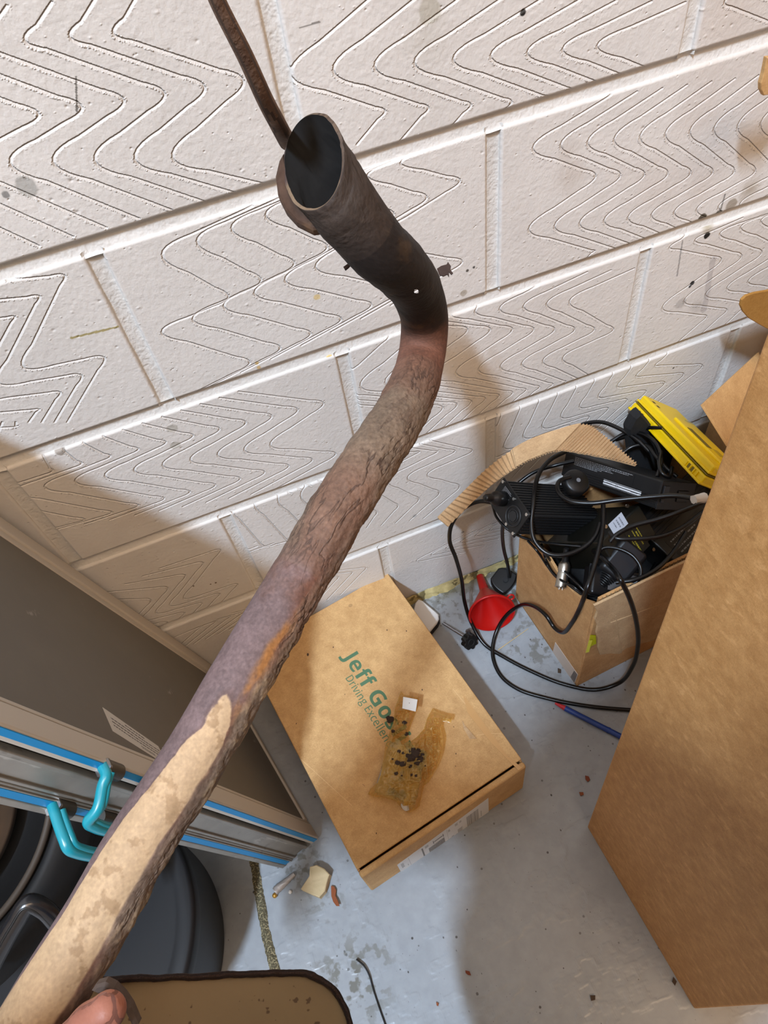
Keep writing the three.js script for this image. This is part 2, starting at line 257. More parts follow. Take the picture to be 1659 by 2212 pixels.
tag(wall, 'white painted concrete block wall with wavy scored lines');
{
  let generic = null;
  for (let c = 0; c < 6; c++) {
    const perps = c % 2 ? PERP_EVEN : PERP_ODD, y0 = BED[c + 1] + (c === 5 ? 0.012 : HALF), y1 = BED[c] - HALF;
    for (let b = 0; b + 1 < perps.length; b++) {
      const x0 = perps[b] + HALF, x1 = perps[b + 1] - HALF, inView = c >= 1 && x1 > -0.72 && x0 < 0.55;
      const o = inView ? blockMaps(c, b, x0, x1, y0, y1, true) : (generic ??= blockMaps(9, 9, x0, x1, y0, y1, false));
      const g = new RoundedBoxGeometry(x1 - x0, y1 - y0, 0.06, 3, 0.0036), p = g.attributes.position, uv = new Float32Array(p.count * 2);
      for (let i = 0; i < p.count; i++) { uv[2 * i] = p.getX(i) / (x1 - x0) + 0.5; uv[2 * i + 1] = p.getY(i) / (y1 - y0) + 0.5; }
      g.setAttribute('uv', new THREE.BufferAttribute(uv, 2));
      const m = mesh('concrete_block', g, std({ ...o, roughness: 0.62 }), wall);
      m.position.set((x0 + x1) / 2, (y0 + y1) / 2, -0.03 + (rnd() - 0.5) * 0.0012);
    }
  }
  // hollow-tooled mortar joints, a little ragged
  const mm = std({ map: dataTex(512, 64, (x, y) => { const n = 18 * (fbm(x, y * 2, 1, 6) - 0.5); return [214 + n, 212 + n, 208 + n]; }, true), bumpMap: dataTex(512, 512, (x, y) => 128 + 150 * (fbm(x, y, 4, 6) - 0.5), false), bumpScale: 0.0016, roughness: 0.7, side: THREE.DoubleSide });
  function joint(x0, y0, x1, y1) { // along a line, hollow across
    const L = Math.hypot(x1 - x0, y1 - y0), S = Math.ceil(L / 0.006), W = 12, dx = (x1 - x0) / L, dy = (y1 - y0) / L, nx = -dy, ny = dx, P = [], I = [], U = [];
    for (let i = 0; i <= S; i++) for (let j = 0; j <= W; j++) {
      const s = i / S * L, t = j / W * 2 - 1, X = x0 + dx * s, Y = y0 + dy * s, wv = 0.0022 * (fbm(X * 900 + Y * 700, 20 + 99 * (t > 0), 3, 6) - 0.5);
      const k = t * (HALF + 0.0026) + wv * Math.abs(t), tt = t - 0.42, dep = 0.0046 * Math.sqrt(Math.max(0, 1 - (tt > 0 ? tt / 0.58 : tt / 1.42) ** 2));
      P.push(X + nx * k, Y + ny * k, -0.0014 - dep + 0.0016 * (fbm(X * 700, Y * 700 + t * 20, 3, 6) - 0.5)); U.push(s / 0.25, k / 0.25);
    }
    for (let i = 0; i < S; i++) for (let j = 0; j < W; j++) { const a = i * (W + 1) + j; I.push(a, a + W + 1, a + 1, a + 1, a + W + 1, a + W + 2); }
    const g = new THREE.BufferGeometry(); g.setAttribute('position', new THREE.Float32BufferAttribute(P, 3)); g.setAttribute('uv', new THREE.Float32BufferAttribute(U, 2)); g.setIndex(I); g.computeVertexNormals(); return g;
  }
  for (let b = 1; b < 6; b++) mesh('mortar_bed', joint(-1.36, BED[b], 1.36, BED[b]), mm, wall);
  for (let c = 0; c < 6; c++) for (const x of (c % 2 ? PERP_EVEN : PERP_ODD)) if (Math.abs(x) < 1.3) mesh('mortar_perpend', joint(x, BED[c] - HALF * 0.6, x, BED[c + 1] + HALF * 0.6), mm, wall);
  // dried drops on the paint
  for (const [u, v, r, c] of [[712, 775, 0.0065, 0xe0c588], [404, 883, 0.004, 0x55575a], [744, 577, 0.004, 0x6a625a]]) {
    const p = onZ(u, v, -0.004), g = new THREE.SphereGeometry(r, 14, 10); g.scale(1, 1.05, 0.28); mesh('paint_spot', g.translate(p.x, p.y, p.z + 0.0005), std({ color: c, roughness: 0.6 }), wall);
  }
}
// bare yellowish strip of old sealant between the paint and the floor
{
  const P = [], I = [], S = 300, W = 5, X0 = -1.2, X1 = 1.2;
  for (let i = 0; i <= S; i++) for (let j = 0; j <= W; j++) { const x = lerp(X0, X1, i / S), t = j / W, h = 0.013 + 0.016 * fbm(i * 5, 11, 2, 6); P.push(x, t * h, 0.0012 + (1 - t) * (0.004 + 0.006 * N1(5, i * 8, j * 40)) + 0.0025 * N1(6, i * 13, j * 50)); }
  for (let i = 0; i < S; i++) for (let j = 0; j < W; j++) { const a = i * (W + 1) + j; I.push(a, a + 1, a + W + 1, a + 1, a + W + 2, a + W + 1); }
  const g = new THREE.BufferGeometry(); g.setAttribute('position', new THREE.Float32BufferAttribute(P, 3)); g.setIndex(I); g.computeVertexNormals(); boxUV(g, 0.12);
  struct('trim_1', g, std({ map: dataTex(256, 256, (x, y) => { const f = fbm(x * 2, y * 2, 1, 6), k = sstep(0.5, 0.62, fbm(x * 2 + 90, y * 2 + 40, 1, 5)); return [lerp(206, 120, k) + 80 * (f - 0.5), lerp(190, 108, k) + 80 * (f - 0.5), lerp(134, 70, k) + 70 * (f - 0.5)]; }, true), roughness: 0.9, side: THREE.DoubleSide }));
}
// the rest of the room, behind and beside the camera
const plaster = std({ color: 0xb3a088, roughness: 0.9 });
struct('wall_left', boxUV(new THREE.BoxGeometry(0.15, ROOM.h + 0.2, ROOM.z1 + 0.3).translate(ROOM.x0 - 0.075, ROOM.h / 2, ROOM.z1 / 2)), plaster);
struct('wall_right', boxUV(new THREE.BoxGeometry(0.15, ROOM.h + 0.2, ROOM.z1 + 0.3).translate(ROOM.x1 + 0.075, ROOM.h / 2, ROOM.z1 / 2)), plaster);
struct('wall_front', boxUV(new THREE.BoxGeometry(ROOM.x1 - ROOM.x0 + 0.4, ROOM.h + 0.2, 0.15).translate((ROOM.x0 + ROOM.x1) / 2, ROOM.h / 2, ROOM.z1 + 0.075)), plaster);
struct('ceiling', boxUV(new THREE.BoxGeometry(ROOM.x1 - ROOM.x0 + 0.5, 0.12, ROOM.z1 + 0.4).translate((ROOM.x0 + ROOM.x1) / 2, ROOM.h + 0.06, ROOM.z1 / 2)), std({ color: 0xa89a88, roughness: 0.9 }));
// the lamp, and the warm panel added as fill light
{
  const a = thing('flood_lamp', 'cool white flood lamp high up under the ceiling, tilted towards the wall', 'lamp', LAMP.clone());
  a.position.copy(LAMP); a.quaternion.copy(lampLight.quaternion);
  mesh('housing', rbox(LAMP_W + 0.05, LAMP_L + 0.06, 0.06, 0.01).translate(0, 0, 0.045), std({ color: 0x999999, roughness: 0.4, metalness: 0.3 }), a);
  mesh('diffuser', new THREE.BoxGeometry(LAMP_W, LAMP_L, 0.006).translate(0, 0, 0.012), std({ color: 0xffffff, emissive: COOL_COL, emissiveIntensity: 12 }), a);
  mesh('bracket', rod(V(0, 0.0, 0.07), V(0, 0, 0.07).add(V(0, ROOM.h - LAMP.y - 0.05, 0).applyQuaternion(lampLight.quaternion.clone().invert())), 0.012), M.white, a);
  const b = thing('added_fill_panel', 'wide warm hanging light further back in the room', 'lamp', V(WARM.x, ROOM.h, WARM.z));
  for (const [x, z] of [[-1, -0.7], [1, -0.7], [-1, 0.7], [1, 0.7]]) mesh('hanger', cyl(0.006, 0.006, ROOM.h - WARM.y - 0.06).translate(x, (WARM.y + 0.06 - ROOM.h) / 2, z), M.white, b);
  mesh('frame', rbox(WARM_W + 0.06, 0.06, WARM_D + 0.06, 0.008).translate(0, WARM.y + 0.045 - ROOM.h, 0), M.white, b);
  mesh('diffuser', new THREE.BoxGeometry(WARM_W, 0.004, WARM_D).translate(0, WARM.y + 0.006 - ROOM.h, 0), std({ color: 0xffffff, emissive: WARM_COL, emissiveIntensity: 4 }), b);
}

// ---------------------------------------------------------------- the rusty exhaust held in the hand
{
  const ex = thing('exhaust_pipe', 'rusty bent exhaust pipe with an open mouth, flaking crust and a tan silencer', 'exhaust', at(120, 2125, 0.46));
  const CL = [[675, 349, 0.47], [735, 435, 0.484], [806, 526, 0.51], [862, 578, 0.56], [900, 630, 0.63], [917, 695, 0.675], [911, 768, 0.685], [879, 868, 0.645], [790, 1008, 0.595], [724, 1113, 0.575], [673, 1202, 0.568], [601, 1321, 0.552], [512, 1473, 0.527], [428, 1621, 0.51], [287, 1842, 0.485], [213, 1975, 0.472], [120, 2125, 0.458], [20, 2290, 0.45], [-80, 2420, 0.455], [-110, 2560, 0.49], [0, 2640, 0.55]].map((q) => at(...q));
  const curve = new THREE.CatmullRomCurve3(CL, false, 'centripetal'); curve.arcLengthDivisions = 800;
  const L = curve.getLength(), S = 1000, W = 132, R = 0.0222;
  const ref = V(0, 0.5, 0.87).normalize();
  const frames = [];
  for (let i = 0; i <= S; i++) {
    const p = curve.getPointAt(i / S), t = curve.getTangentAt(i / S), e1 = ref.clone().addScaledVector(t, -ref.dot(t)).normalize();
    frames.push({ p, t, e1, e2: V().crossVectors(t, e1) });
  }
  // arc position of the traced points, as fractions of the length
  const sAt = (k) => { let best = 0, bd = 9; for (let i = 0; i <= S; i++) { const d = frames[i].p.distanceToSquared(CL[k]); if (d < bd) { bd = d; best = i / S; } } return best; };
  const sBend = sAt(5), sStraight = sAt(8), sMid = sAt(11), sTan = sAt(12), sTan2 = sAt(14), sEnd = sAt(17);
  // weathering, with shade painted in from mouth to bend, as a function of arc fraction s and angle a (radians; about 0 looks up and out, a grows towards the lower right side)
  const face = (a) => Math.cos(a - 0.15);
  const crustAt = (s, a) => { // thick flaking scale: everywhere between bend and middle, then only on the lower right flank
    const side = -Math.sin(a - 0.1);
    const strip = sstep(0.10, 0.62, side + 0.35 * (fbm(s * 2400, a * 60, 1, 4) - 0.5));
    const zone = sstep(sBend + 0.02, sBend + 0.09, s) * (1 - sstep(sMid - 0.07, sMid, s));
    const mouth = (1 - sstep(0.02, 0.06, s)) * 0.2 + 0.28 * (1 - sstep(sBend - 0.06, sBend, s));
    return clamp(Math.max(strip * sstep(sBend, sStraight, s), zone * 0.75, mouth));
  };
  const bark = (s, a) => { const X = s * L * 2300, A = a / (2 * Math.PI) * 512; const w = fbm(X * 0.5, A, 1, 3) * 70; const r = 1 - Math.abs(2 * fbm(X * 0.5 + w * 0.5, A * 1.3 + w, 2, 5) - 1); return { crack: sstep(0.88, 0.99, r) * sstep(0.35, 0.6, fbm(X * 0.3 + 7, A * 0.6 + 90, 1, 4)), lump: fbm(X * 1.1 + 40, A * 1.4 + 17, 2, 6) }; };
  const pipeColour = (s, a) => {
    const X = s * L * 3600, A = a / (2 * Math.PI) * 512, n = fbm(X * 0.8, A * 0.8, 1, 6) - 0.5, f = fbm(X * 2.2, A * 2.2 + 60, 3, 6) - 0.5, c = crustAt(s, a), b = bark(s, a);
    const mix = (p, q, k) => [lerp(p[0], q[0], k), lerp(p[1], q[1], k), lerp(p[2], q[2], k)];
    const dark = [29, 21, 18], ochre = [72, 54, 35], red = [112, 74, 58], purple = [112, 94, 94], grey = [118, 101, 85], tan = [188, 160, 126], bark0 = [116, 98, 82];  // dark and ochre: rust tones lowered to carry the shade of the mouth arm
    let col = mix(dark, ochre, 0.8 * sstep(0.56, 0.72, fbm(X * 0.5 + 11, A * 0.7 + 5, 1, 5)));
    col = mix(col, red, sstep(sBend - 0.035 + 0.05 * n, sBend + 0.03 + 0.05 * n, s));
    col = mix(col, grey, sstep(sBend + 0.06, sBend + 0.1, s + 0.05 * n) * sstep(0.4, 0.6, fbm(X * 0.4 + 300, A * 0.5 + 44, 0, 4) + 0.12 * c));
    col = mix(col, red, sstep(sStraight - 0.01, sStraight + 0.03, s) * (1 - sstep(sMid - 0.04, sMid + 0.03, s)) * sstep(0.2, 0.75, Math.cos(a - 0.9 + 1.4 * (s - sStraight) * 8) + 0.8 * n) * 0.85);
    col = mix(col, purple, sstep(sMid - 0.07, sMid, s + 0.08 * n) * sstep(-0.25, 0.2, Math.sin(a - 0.1) + 0.6 * n + 0.15));
    col = mix(col, [158, 108, 60], sstep(sMid - 0.03, sMid + 0.02, s) * (1 - sstep(sTan + 0.0, sTan + 0.04, s)) * sstep(0.3, 0.05, Math.abs(Math.sin(a - 0.1) + 0.18 + 0.5 * n)) * sstep(0.3, 0.55, fbm(X * 0.5 + 70, A, 1, 5)) * sstep(0, 1, Math.cos(a)));
    // pale baked-on dust with a scalloped edge that starts as a tongue
    const tongue = s - (sTan + 0.012) - 0.055 * Math.pow(Math.abs(a - 0.28) / 0.75, 2) - 0.04 * n;
    const k = sstep(0, 0.005, tongue) * sstep(-0.42, -0.3, Math.sin(a - 0.1) + 0.45 * (fbm(X * 0.35, A * 0.8, 1, 4) - 0.5)) * sstep(1.75, 1.6, Math.abs(a - 0.45) + 0.3 * n);
    const speck = sstep(0.6, 0.7, fbm(X * 0.9, A * 0.9 + 10, 2, 6));
    col = mix(col, mix(tan, [156, 127, 94], speck * 0.7), k);
    col = mix(col, [98, 72, 64], (1 - k) * sstep(-0.01, 0.0, tongue) * 0.35);
    if (c > 0.3) col = mix(col, mix(bark0, [160, 138, 108], sstep(0.5, 0.7, b.lump) * sstep(sMid, sTan, s)), (1 - k) * 0.65 * c);
    col = mix(col, [52, 38, 32], b.crack * c * (1 - k) * 0.75);
    const q = k > 0.5 ? 0.5 : 1;
    return [col[0] * (1 + q * (0.3 * n + 0.36 * f)), col[1] * (1 + q * (0.3 * n + 0.38 * f)), col[2] * (1 + q * (0.3 * n + 0.38 * f))];
  };
  const TW = 2048, TH = 384;
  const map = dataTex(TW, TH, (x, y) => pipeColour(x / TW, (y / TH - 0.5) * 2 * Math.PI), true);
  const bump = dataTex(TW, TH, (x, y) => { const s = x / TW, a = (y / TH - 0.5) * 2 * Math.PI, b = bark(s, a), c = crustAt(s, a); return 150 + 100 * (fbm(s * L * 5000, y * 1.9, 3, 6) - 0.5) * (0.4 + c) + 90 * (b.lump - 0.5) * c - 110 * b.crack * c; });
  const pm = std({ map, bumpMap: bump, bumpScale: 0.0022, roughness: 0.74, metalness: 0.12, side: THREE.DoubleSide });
  // the mouth is cut aslant and slightly flared
  const AL = 1.05, BE = 0.1, hole = [899, 628];
  const P = [], U = [], I = [], J = [];
  const camU = (p) => { const d = p.clone().sub(CAM), z = -d.dot(BACK); return [829.5 + FPX * d.dot(RIGHT) / z, 1106 - FPX * d.dot(UP) / z]; };
  const ring = (i, j, dr) => {
    const f = frames[i], s = i / S, a = (j / W - 0.5) * 2 * Math.PI, c = crustAt(s, a), b = bark(s, a);
    const thick = 0.0006 + c * (0.0006 + 0.0042 * (b.lump - 0.35) - 0.0012 * b.crack) + 0.0011 * sstep(0.012, 0.0, s) + 0.0016 * sstep(0.05, 0.02, s) * sstep(0, 0.02, s);
    const r = R + thick + dr + 0.0015 * sstep(sBend + 0.12, sBend, s) * sstep(sBend - 0.2, 0, s);
    const q = f.p.clone().addScaledVector(f.e1, r * Math.cos(a)).addScaledVector(f.e2, r * Math.sin(a));
    const cut = sstep(sAt2, 0, s), ov = f.e1.clone().multiplyScalar(Math.cos(a)).addScaledVector(f.e2, Math.sin(a));
    return q.addScaledVector(f.t, R * cut * (MA * ov.dot(CUT1) + MB * ov.dot(CUT2)));
  };
  const sAt2 = sAt(2) * 0.95, MA = 0.95, MB = -0.42;
  const CUT1 = CAM.clone().sub(frames[0].p); CUT1.addScaledVector(frames[0].t, -CUT1.dot(frames[0].t)).normalize();   // the upper front side of the mouth is cut back
  const CUT2 = V().crossVectors(CUT1, frames[0].t).normalize(); if (CUT2.x < 0) CUT2.negate();
  for (const dr of [0, -0.0022]) for (let i = 0; i <= S; i++) for (let j = 0; j <= W; j++) { const q = ring(i, j, dr); P.push(q.x, q.y, q.z); U.push(i / S, j / W); }
  const N = (S + 1) * (W + 1);
  const add = (a, b, c, d, T = I) => T.push(a, c, b, b, c, d);
  for (let layer = 0; layer < 2; layer++) for (let i = 0; i < S; i++) for (let j = 0; j < W; j++) {
    const a = layer * N + i * (W + 1) + j, v = V(P[3 * a], P[3 * a + 1], P[3 * a + 2]), s = i / S;
    if (s < sBend + 0.05 && s > sBend * 0.5) { const [u0, v0] = camU(v); if (Math.hypot((u0 - hole[0]) / 6.5, (v0 - hole[1]) / 5.5) < 1 + 0.5 * (N1(6, i * 7, j * 9) - 0.5)) continue; } // rusted through
    layer ? add(a + 1, a, a + W + 2, a + W + 1, J) : add(a, a + 1, a + W + 1, a + W + 2);
  }
  for (let j = 0; j < W; j++) I.push(j, j + 1, N + j, j + 1, N + j + 1, N + j); // lip of the mouth
  const pipeMesh = (idx, m, name) => { const g = new THREE.BufferGeometry(); g.setAttribute('position', new THREE.Float32BufferAttribute(P, 3)); g.setAttribute('uv', new THREE.Float32BufferAttribute(U, 2)); g.setIndex(idx); const h = g.toNonIndexed(); h.deleteAttribute('normal'); const w = mergeVertices(h); w.computeVertexNormals(); return mesh(name, w, m, ex); };
  pipeMesh(I, pm, 'pipe'); pipeMesh(J, std({ color: 0x0b0908, roughness: 0.95, side: THREE.DoubleSide }), 'black_bore');  // inner wall in one flat near-black
  const rust = std({ map: dataTex(256, 256, (x, y) => { const f = fbm(x * 2, y * 2, 1, 6), o = sstep(0.52, 0.64, fbm(x * 2 + 99, y * 2, 1, 5)); return [lerp(92, 142, o) + 120 * (f - 0.5), lerp(70, 108, o) + 110 * (f - 0.5), lerp(56, 68, o) + 100 * (f - 0.5)]; }, true), bumpMap: kraftBump, bumpScale: 0.003, roughness: 0.85, metalness: 0.1, side: THREE.DoubleSide });
  const rustDark = std({ color: 0x3a2820, roughness: 0.85, bumpMap: kraftBump, bumpScale: 0.002 });
  // crusted lug behind the mouth
  const lump = (u, v, d, sx, sy, sz, rot, seed, m = rust, name = 'crusted_lug') => {
    const q = new THREE.SphereGeometry(1, 40, 28), p = q.attributes.position;
    for (let i = 0; i < p.count; i++) { const k = 0.78 + 0.5 * fbm(p.getX(i) * 60 + seed, p.getY(i) * 60 + p.getZ(i) * 44 + seed, 2, 5); p.setXYZ(i, p.getX(i) * sx * k, p.getY(i) * sy * k, p.getZ(i) * sz * k); }
    q.computeVertexNormals(); boxUV(q, 0.06);
    const c = at(u, v, d); q.applyMatrix4(new THREE.Matrix4().makeBasis(RIGHT, UP, BACK)).translate(c.x, c.y, c.z); return mesh(name, q, m, ex);
  };
  const lugShape = (pix, d, th, name, m) => mesh(name, slab(pix.map(([u, v]) => at(u, v, d)), th, 0.0015, BACK), m, ex);
  lugShape([[738, 362], [752, 368], [768, 384], [790, 396], [801, 408], [799, 424], [788, 430], [770, 420], [750, 402], [738, 392]], 0.492, 0.012, 'lug', rust);
  lump(786, 411, 0.492, 0.0055, 0.0042, 0.006, 0, 11);
  lugShape([[603, 346], [612, 330], [630, 420], [668, 470], [700, 492], [676, 496], [640, 478], [616, 452], [600, 420], [595, 380]], 0.484, 0.012, 'collar', rust);
  // flakes that still cling on
  const flake = (pix, d, name = 'rust_flake') => mesh(name, slab(pix.map(([u, v]) => at(u, v, d + (u % 7) * 0.0004)), 0.0022, 0.0004, BACK), rustDark, ex);
  flake([[944, 580], [953, 574], [966, 571], [971, 566], [974, 572], [977, 575], [975, 583], [980, 590], [977, 594], [972, 588], [971, 599], [966, 593], [958, 597], [948, 594]], 0.66);
  flake([[741, 576], [752, 568], [757, 571], [752, 578], [744, 582]], 0.56);
  // hanger rod welded behind the mouth
  mesh('hanger_rod', boxUV(taper([[442, -70, 0.345], [469, 0, 0.36], [530, 122, 0.39], [570, 210, 0.42], [597, 262, 0.46], [620, 305, 0.51]].map((q) => at(...q)), 0.0042, 0.0062, 90, 18), 0.1), std({ map: dataTex(128, 128, (x, y) => { const f = fbm(x * 4, y * 4, 1, 6) - 0.5; return [104 + 60 * f, 80 + 56 * f, 64 + 50 * f]; }, true), roughness: 0.75, metalness: 0.1, bumpMap: kraftBump, bumpScale: 0.0012 }), ex);
  // silencer: an oval can with a rolled seam, seen end on at the bottom of the picture
  const SD = 0.56, cN = ray(470, 2230).negate().normalize(), A0 = at(222, 2113, SD), A1 = at(632, 2090, SD);
  const sx = A1.clone().sub(A0); sx.addScaledVector(cN, -sx.dot(cN)).normalize();
  const sy = V().crossVectors(cN, sx).normalize();
  const corner = at(762, 2080, SD), SW = 0.262, SH = 0.1, SR = 0.048;
  const cen = corner.clone().addScaledVector(sx, -SW / 2).addScaledVector(sy, -SH / 2 - 0.0035);
  const outline = (w, h, r) => { const s = new THREE.Shape(); s.moveTo(-w / 2 + r, -h / 2); s.lineTo(w / 2 - r, -h / 2); s.absarc(w / 2 - r, -h / 2 + r, r, -Math.PI / 2, 0, false); s.absarc(w / 2 - r, h / 2 - r, r, 0, Math.PI / 2, false); s.lineTo(-w / 2 + r, h / 2); s.absarc(-w / 2 + r, h / 2 - r, r, Math.PI / 2, Math.PI, false); s.absarc(-w / 2 + r, -h / 2 + r, r, Math.PI, 1.5 * Math.PI, false); return s; };
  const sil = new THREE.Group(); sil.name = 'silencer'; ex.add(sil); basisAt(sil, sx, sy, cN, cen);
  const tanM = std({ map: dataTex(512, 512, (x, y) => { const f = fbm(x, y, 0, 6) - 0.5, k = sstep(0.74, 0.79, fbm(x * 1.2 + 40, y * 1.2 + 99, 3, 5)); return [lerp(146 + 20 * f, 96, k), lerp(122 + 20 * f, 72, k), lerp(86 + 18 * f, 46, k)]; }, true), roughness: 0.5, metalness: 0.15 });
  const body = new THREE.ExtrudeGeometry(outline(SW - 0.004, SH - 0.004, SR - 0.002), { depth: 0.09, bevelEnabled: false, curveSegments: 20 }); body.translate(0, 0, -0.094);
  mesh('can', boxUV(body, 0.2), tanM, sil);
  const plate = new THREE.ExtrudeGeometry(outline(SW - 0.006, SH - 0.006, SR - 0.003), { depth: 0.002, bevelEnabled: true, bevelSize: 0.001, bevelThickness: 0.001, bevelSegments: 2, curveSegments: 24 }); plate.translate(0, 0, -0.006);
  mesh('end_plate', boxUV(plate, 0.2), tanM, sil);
  const rimPts = outline(SW - 0.002, SH - 0.002, SR - 0.001).getSpacedPoints(160).slice(0, 160).map((p) => V(p.x, p.y, -0.001 + 0.0008 * Math.sin(p.x * 400)));
  const rim = new THREE.TubeGeometry(new THREE.CatmullRomCurve3(rimPts, true), 400, 0.0024, 10, true), rp = rim.attributes.position;
  for (let i = 0; i < rp.count; i++) { const k = 0.0022 * (fbm(rp.getX(i) * 2600, rp.getY(i) * 2600, 2, 6) - 0.5); rp.setXYZ(i, rp.getX(i) + k, rp.getY(i) + k, rp.getZ(i) + k); }
  rim.computeVertexNormals(); mesh('rolled_seam', boxUV(rim, 0.05), rustDark, sil);
  const stub = new THREE.LatheGeometry([[0.0, -0.03], [0.02, -0.03], [0.0205, 0.0], [0.0225, 0.008], [0.0225, 0.018], [0.02, 0.026], [0.0175, 0.028], [0.0165, 0.02], [0.0165, -0.02]].map((p) => new THREE.Vector2(...p)), 40); stub.rotateX(Math.PI / 2);
  const st = mesh('outlet_stub', boxUV(stub, 0.06), rust, sil); st.position.set(SW / 2 + 0.012, SH / 2 - 0.061, -0.03);
  // flaky rim of the joint under the thumb
  lugShape([[196, 2143], [206, 2130], [226, 2124], [246, 2134], [266, 2154], [282, 2178], [298, 2216], [286, 2222], [268, 2186], [250, 2162], [228, 2146], [212, 2150]], 0.425, 0.008, 'flaky_rim', std({ map: dataTex(128, 128, (x, y) => { const f = fbm(x * 4, y * 4, 1, 6), k = sstep(0.52, 0.6, f); return [lerp(92, 206, k), lerp(78, 176, k), lerp(70, 140, k)]; }, true), roughness: 0.9, bumpMap: kraftBump, bumpScale: 0.003 }));
  rebase(ex);
}


// ---------------------------------------------------------------- folded aluminium work table standing on end against the wall
{
  const P = V(-0.5067, 0.0134, 0.3688), X = V(0.9588, 0.1726, -0.2256), Y = V(-0.1704, 0.9849, 0.0295), Z = V(0.2273, 0.0101, 0.9738);
  const t = thing('folding_table', 'folded aluminium work table with turquoise handles and blue edge strips, standing on end', 'folding table');
  basisAt(t, X, Y, Z, P);
  const scuff = dataTex(512, 512, (x, y) => { const f = fbm(x, y, 1, 6) - 0.5, s = sstep(0.6, 0.7, fbm(x * 2.4, y * 0.7, 1, 6)) * 26 - sstep(0.62, 0.7, fbm(x * 0.9 + 200, y * 0.9, 1, 5)) * 16; return [158 + 30 * f + s, 152 + 30 * f + s, 143 + 28 * f + s]; }, true);
  const alu = std({ map: scuff, roughness: 0.42, metalness: 0.55 }), aluPale = std({ color: 0xc4bcb0, roughness: 0.5, metalness: 0.1 }), dark = std({ color: 0x15130f, roughness: 0.7 });
  const greyPanel = std({ map: dataTex(512, 512, (x, y) => { const f = fbm(x, y, 0, 5) - 0.5, k = sstep(0.8, 0.86, fbm(x * 0.6 + 120, y * 0.9, 2, 6)) * 40; return [104 + 10 * f + k, 99 + 10 * f + k, 90 + 9 * f + k]; }, true), roughness: 0.5 });
  const blue = std({ color: 0x0c86c4, roughness: 0.45 }), teal = phys({ color: 0x1a94a6, roughness: 0.3, clearcoat: 0.4, clearcoatRoughness: 0.25 });
  const LN = 0.98, B = (x0, x1, y0, y1, z0, z1, r = 0.0015) => rbox(x1 - x0, y1 - y0, z1 - z0, r).translate((x0 + x1) / 2, (y0 + y1) / 2, (z0 + z1) / 2);
  // upper leaf: grey sheet inside an aluminium frame
  mesh('grey_sheet', B(-0.012, -0.0045, 0.012, LN - 0.012, -0.352, -0.024), greyPanel, t);
  mesh('frame_rail', merge([B(-0.016, 0, 0, LN, -0.03, -0.0006, 0.003), B(-0.0155, -0.0025, 0, LN, -0.0385, -0.0305, 0.002), B(-0.016, -0.0016, 0, LN, -0.0345, -0.0315, 0.001)]), aluPale, t);
  mesh('frame_rail', merge([B(-0.016, 0, 0, LN, -0.376, -0.346, 0.003), B(-0.0155, -0.003, 0, LN, -0.348, -0.334, 0.002)]), aluPale, t);
  mesh('frame_rail', B(-0.016, -0.001, 0, 0.012, -0.346, -0.038, 0.002), aluPale, t);
  mesh('frame_rail', B(-0.016, -0.001, LN - 0.012, LN, -0.346, -0.038, 0.002), aluPale, t);
  mesh('blue_strip', B(-0.0098, -0.0022, 0.006, LN - 0.006, -0.0012, 0.0004, 0.0004), blue, t);
  // dark gap and the lower leaf
  mesh('inner_core', B(-0.026, -0.0158, 0.004, LN - 0.004, -0.37, -0.01), dark, t);
  mesh('side_rail', merge([B(-0.0765, -0.0245, 0, LN, -0.376, -0.004, 0.002), B(-0.029, -0.023, 0, LN, -0.012, -0.001, 0.0015), B(-0.0535, -0.0495, 0, LN, -0.012, -0.0012, 0.001), B(-0.059, -0.0545, 0, LN, -0.012, -0.0016, 0.0015), B(-0.0775, -0.0685, 0, LN, -0.02, 0.0, 0.002), B(-0.0595, -0.0575, 0, LN, -0.012, 0, 0.0008)]), alu, t);
  mesh('blue_strip', B(-0.0682, -0.0598, 0.006, LN - 0.006, -0.005, -0.0002, 0.0004), blue, t);
  // handles: clips on the strip, a bent bar standing out from the edge
  const handle = (x, hang, reach) => {
    const h = new THREE.Group(); h.name = 'handle'; t.add(h);
    const yt = 0.614, yb = 0.516, pts = [V(x, yt, -0.002), V(x, yt, 0.01), V(x - hang * 0.18, yt - 0.001, 0.016), V(x - hang * 0.55, yt - 0.004, 0.016 + reach * 0.42), V(x - hang * 0.95, yt - 0.0085, reach * 0.94), V(x - hang, yt - 0.02, reach), V(x - hang, (yt + yb) / 2, reach + 0.001), V(x - hang, yb + 0.02, reach), V(x - hang * 0.95, yb + 0.0085, reach * 0.94), V(x - hang * 0.55, yb + 0.004, 0.016 + reach * 0.42), V(x - hang * 0.18, yb + 0.001, 0.016), V(x, yb, 0.01), V(x, yb, -0.002)];
    const bar = tube(pts, 0.0056, 160, 14), off = V(-0.0016, 0, -0.0052);
    const rib = tube(pts.slice(1, -1).map((p, i) => p.clone().add(V(hang > 0.01 ? 0.0045 : 0.0052, i < 5 ? -0.003 : i > 5 ? 0.003 : 0, -0.0012))), 0.0036, 160, 12);
    mesh('bar', merge([bar, rib]), teal, h);
    for (const y of [yt, yb]) {
      const dir = y === yt ? -1 : 1;
      const c = cyl(0.0088, 0.0088, 0.024, 28).translate(0, y + dir * 0.013, 0).translate(x, 0, 0.001); mesh('clip', c, std({ color: 0x4a463f, roughness: 0.35 }), h);
      mesh('bracket', cyl(0.0095, 0.0095, 0.003, 6).translate(x, y + dir * 0.0005, 0.001), M.zinc, h);
    }
    return h;
  };
  handle(-0.006, 0.038, 0.036); handle(-0.064, 0.004, 0.046);
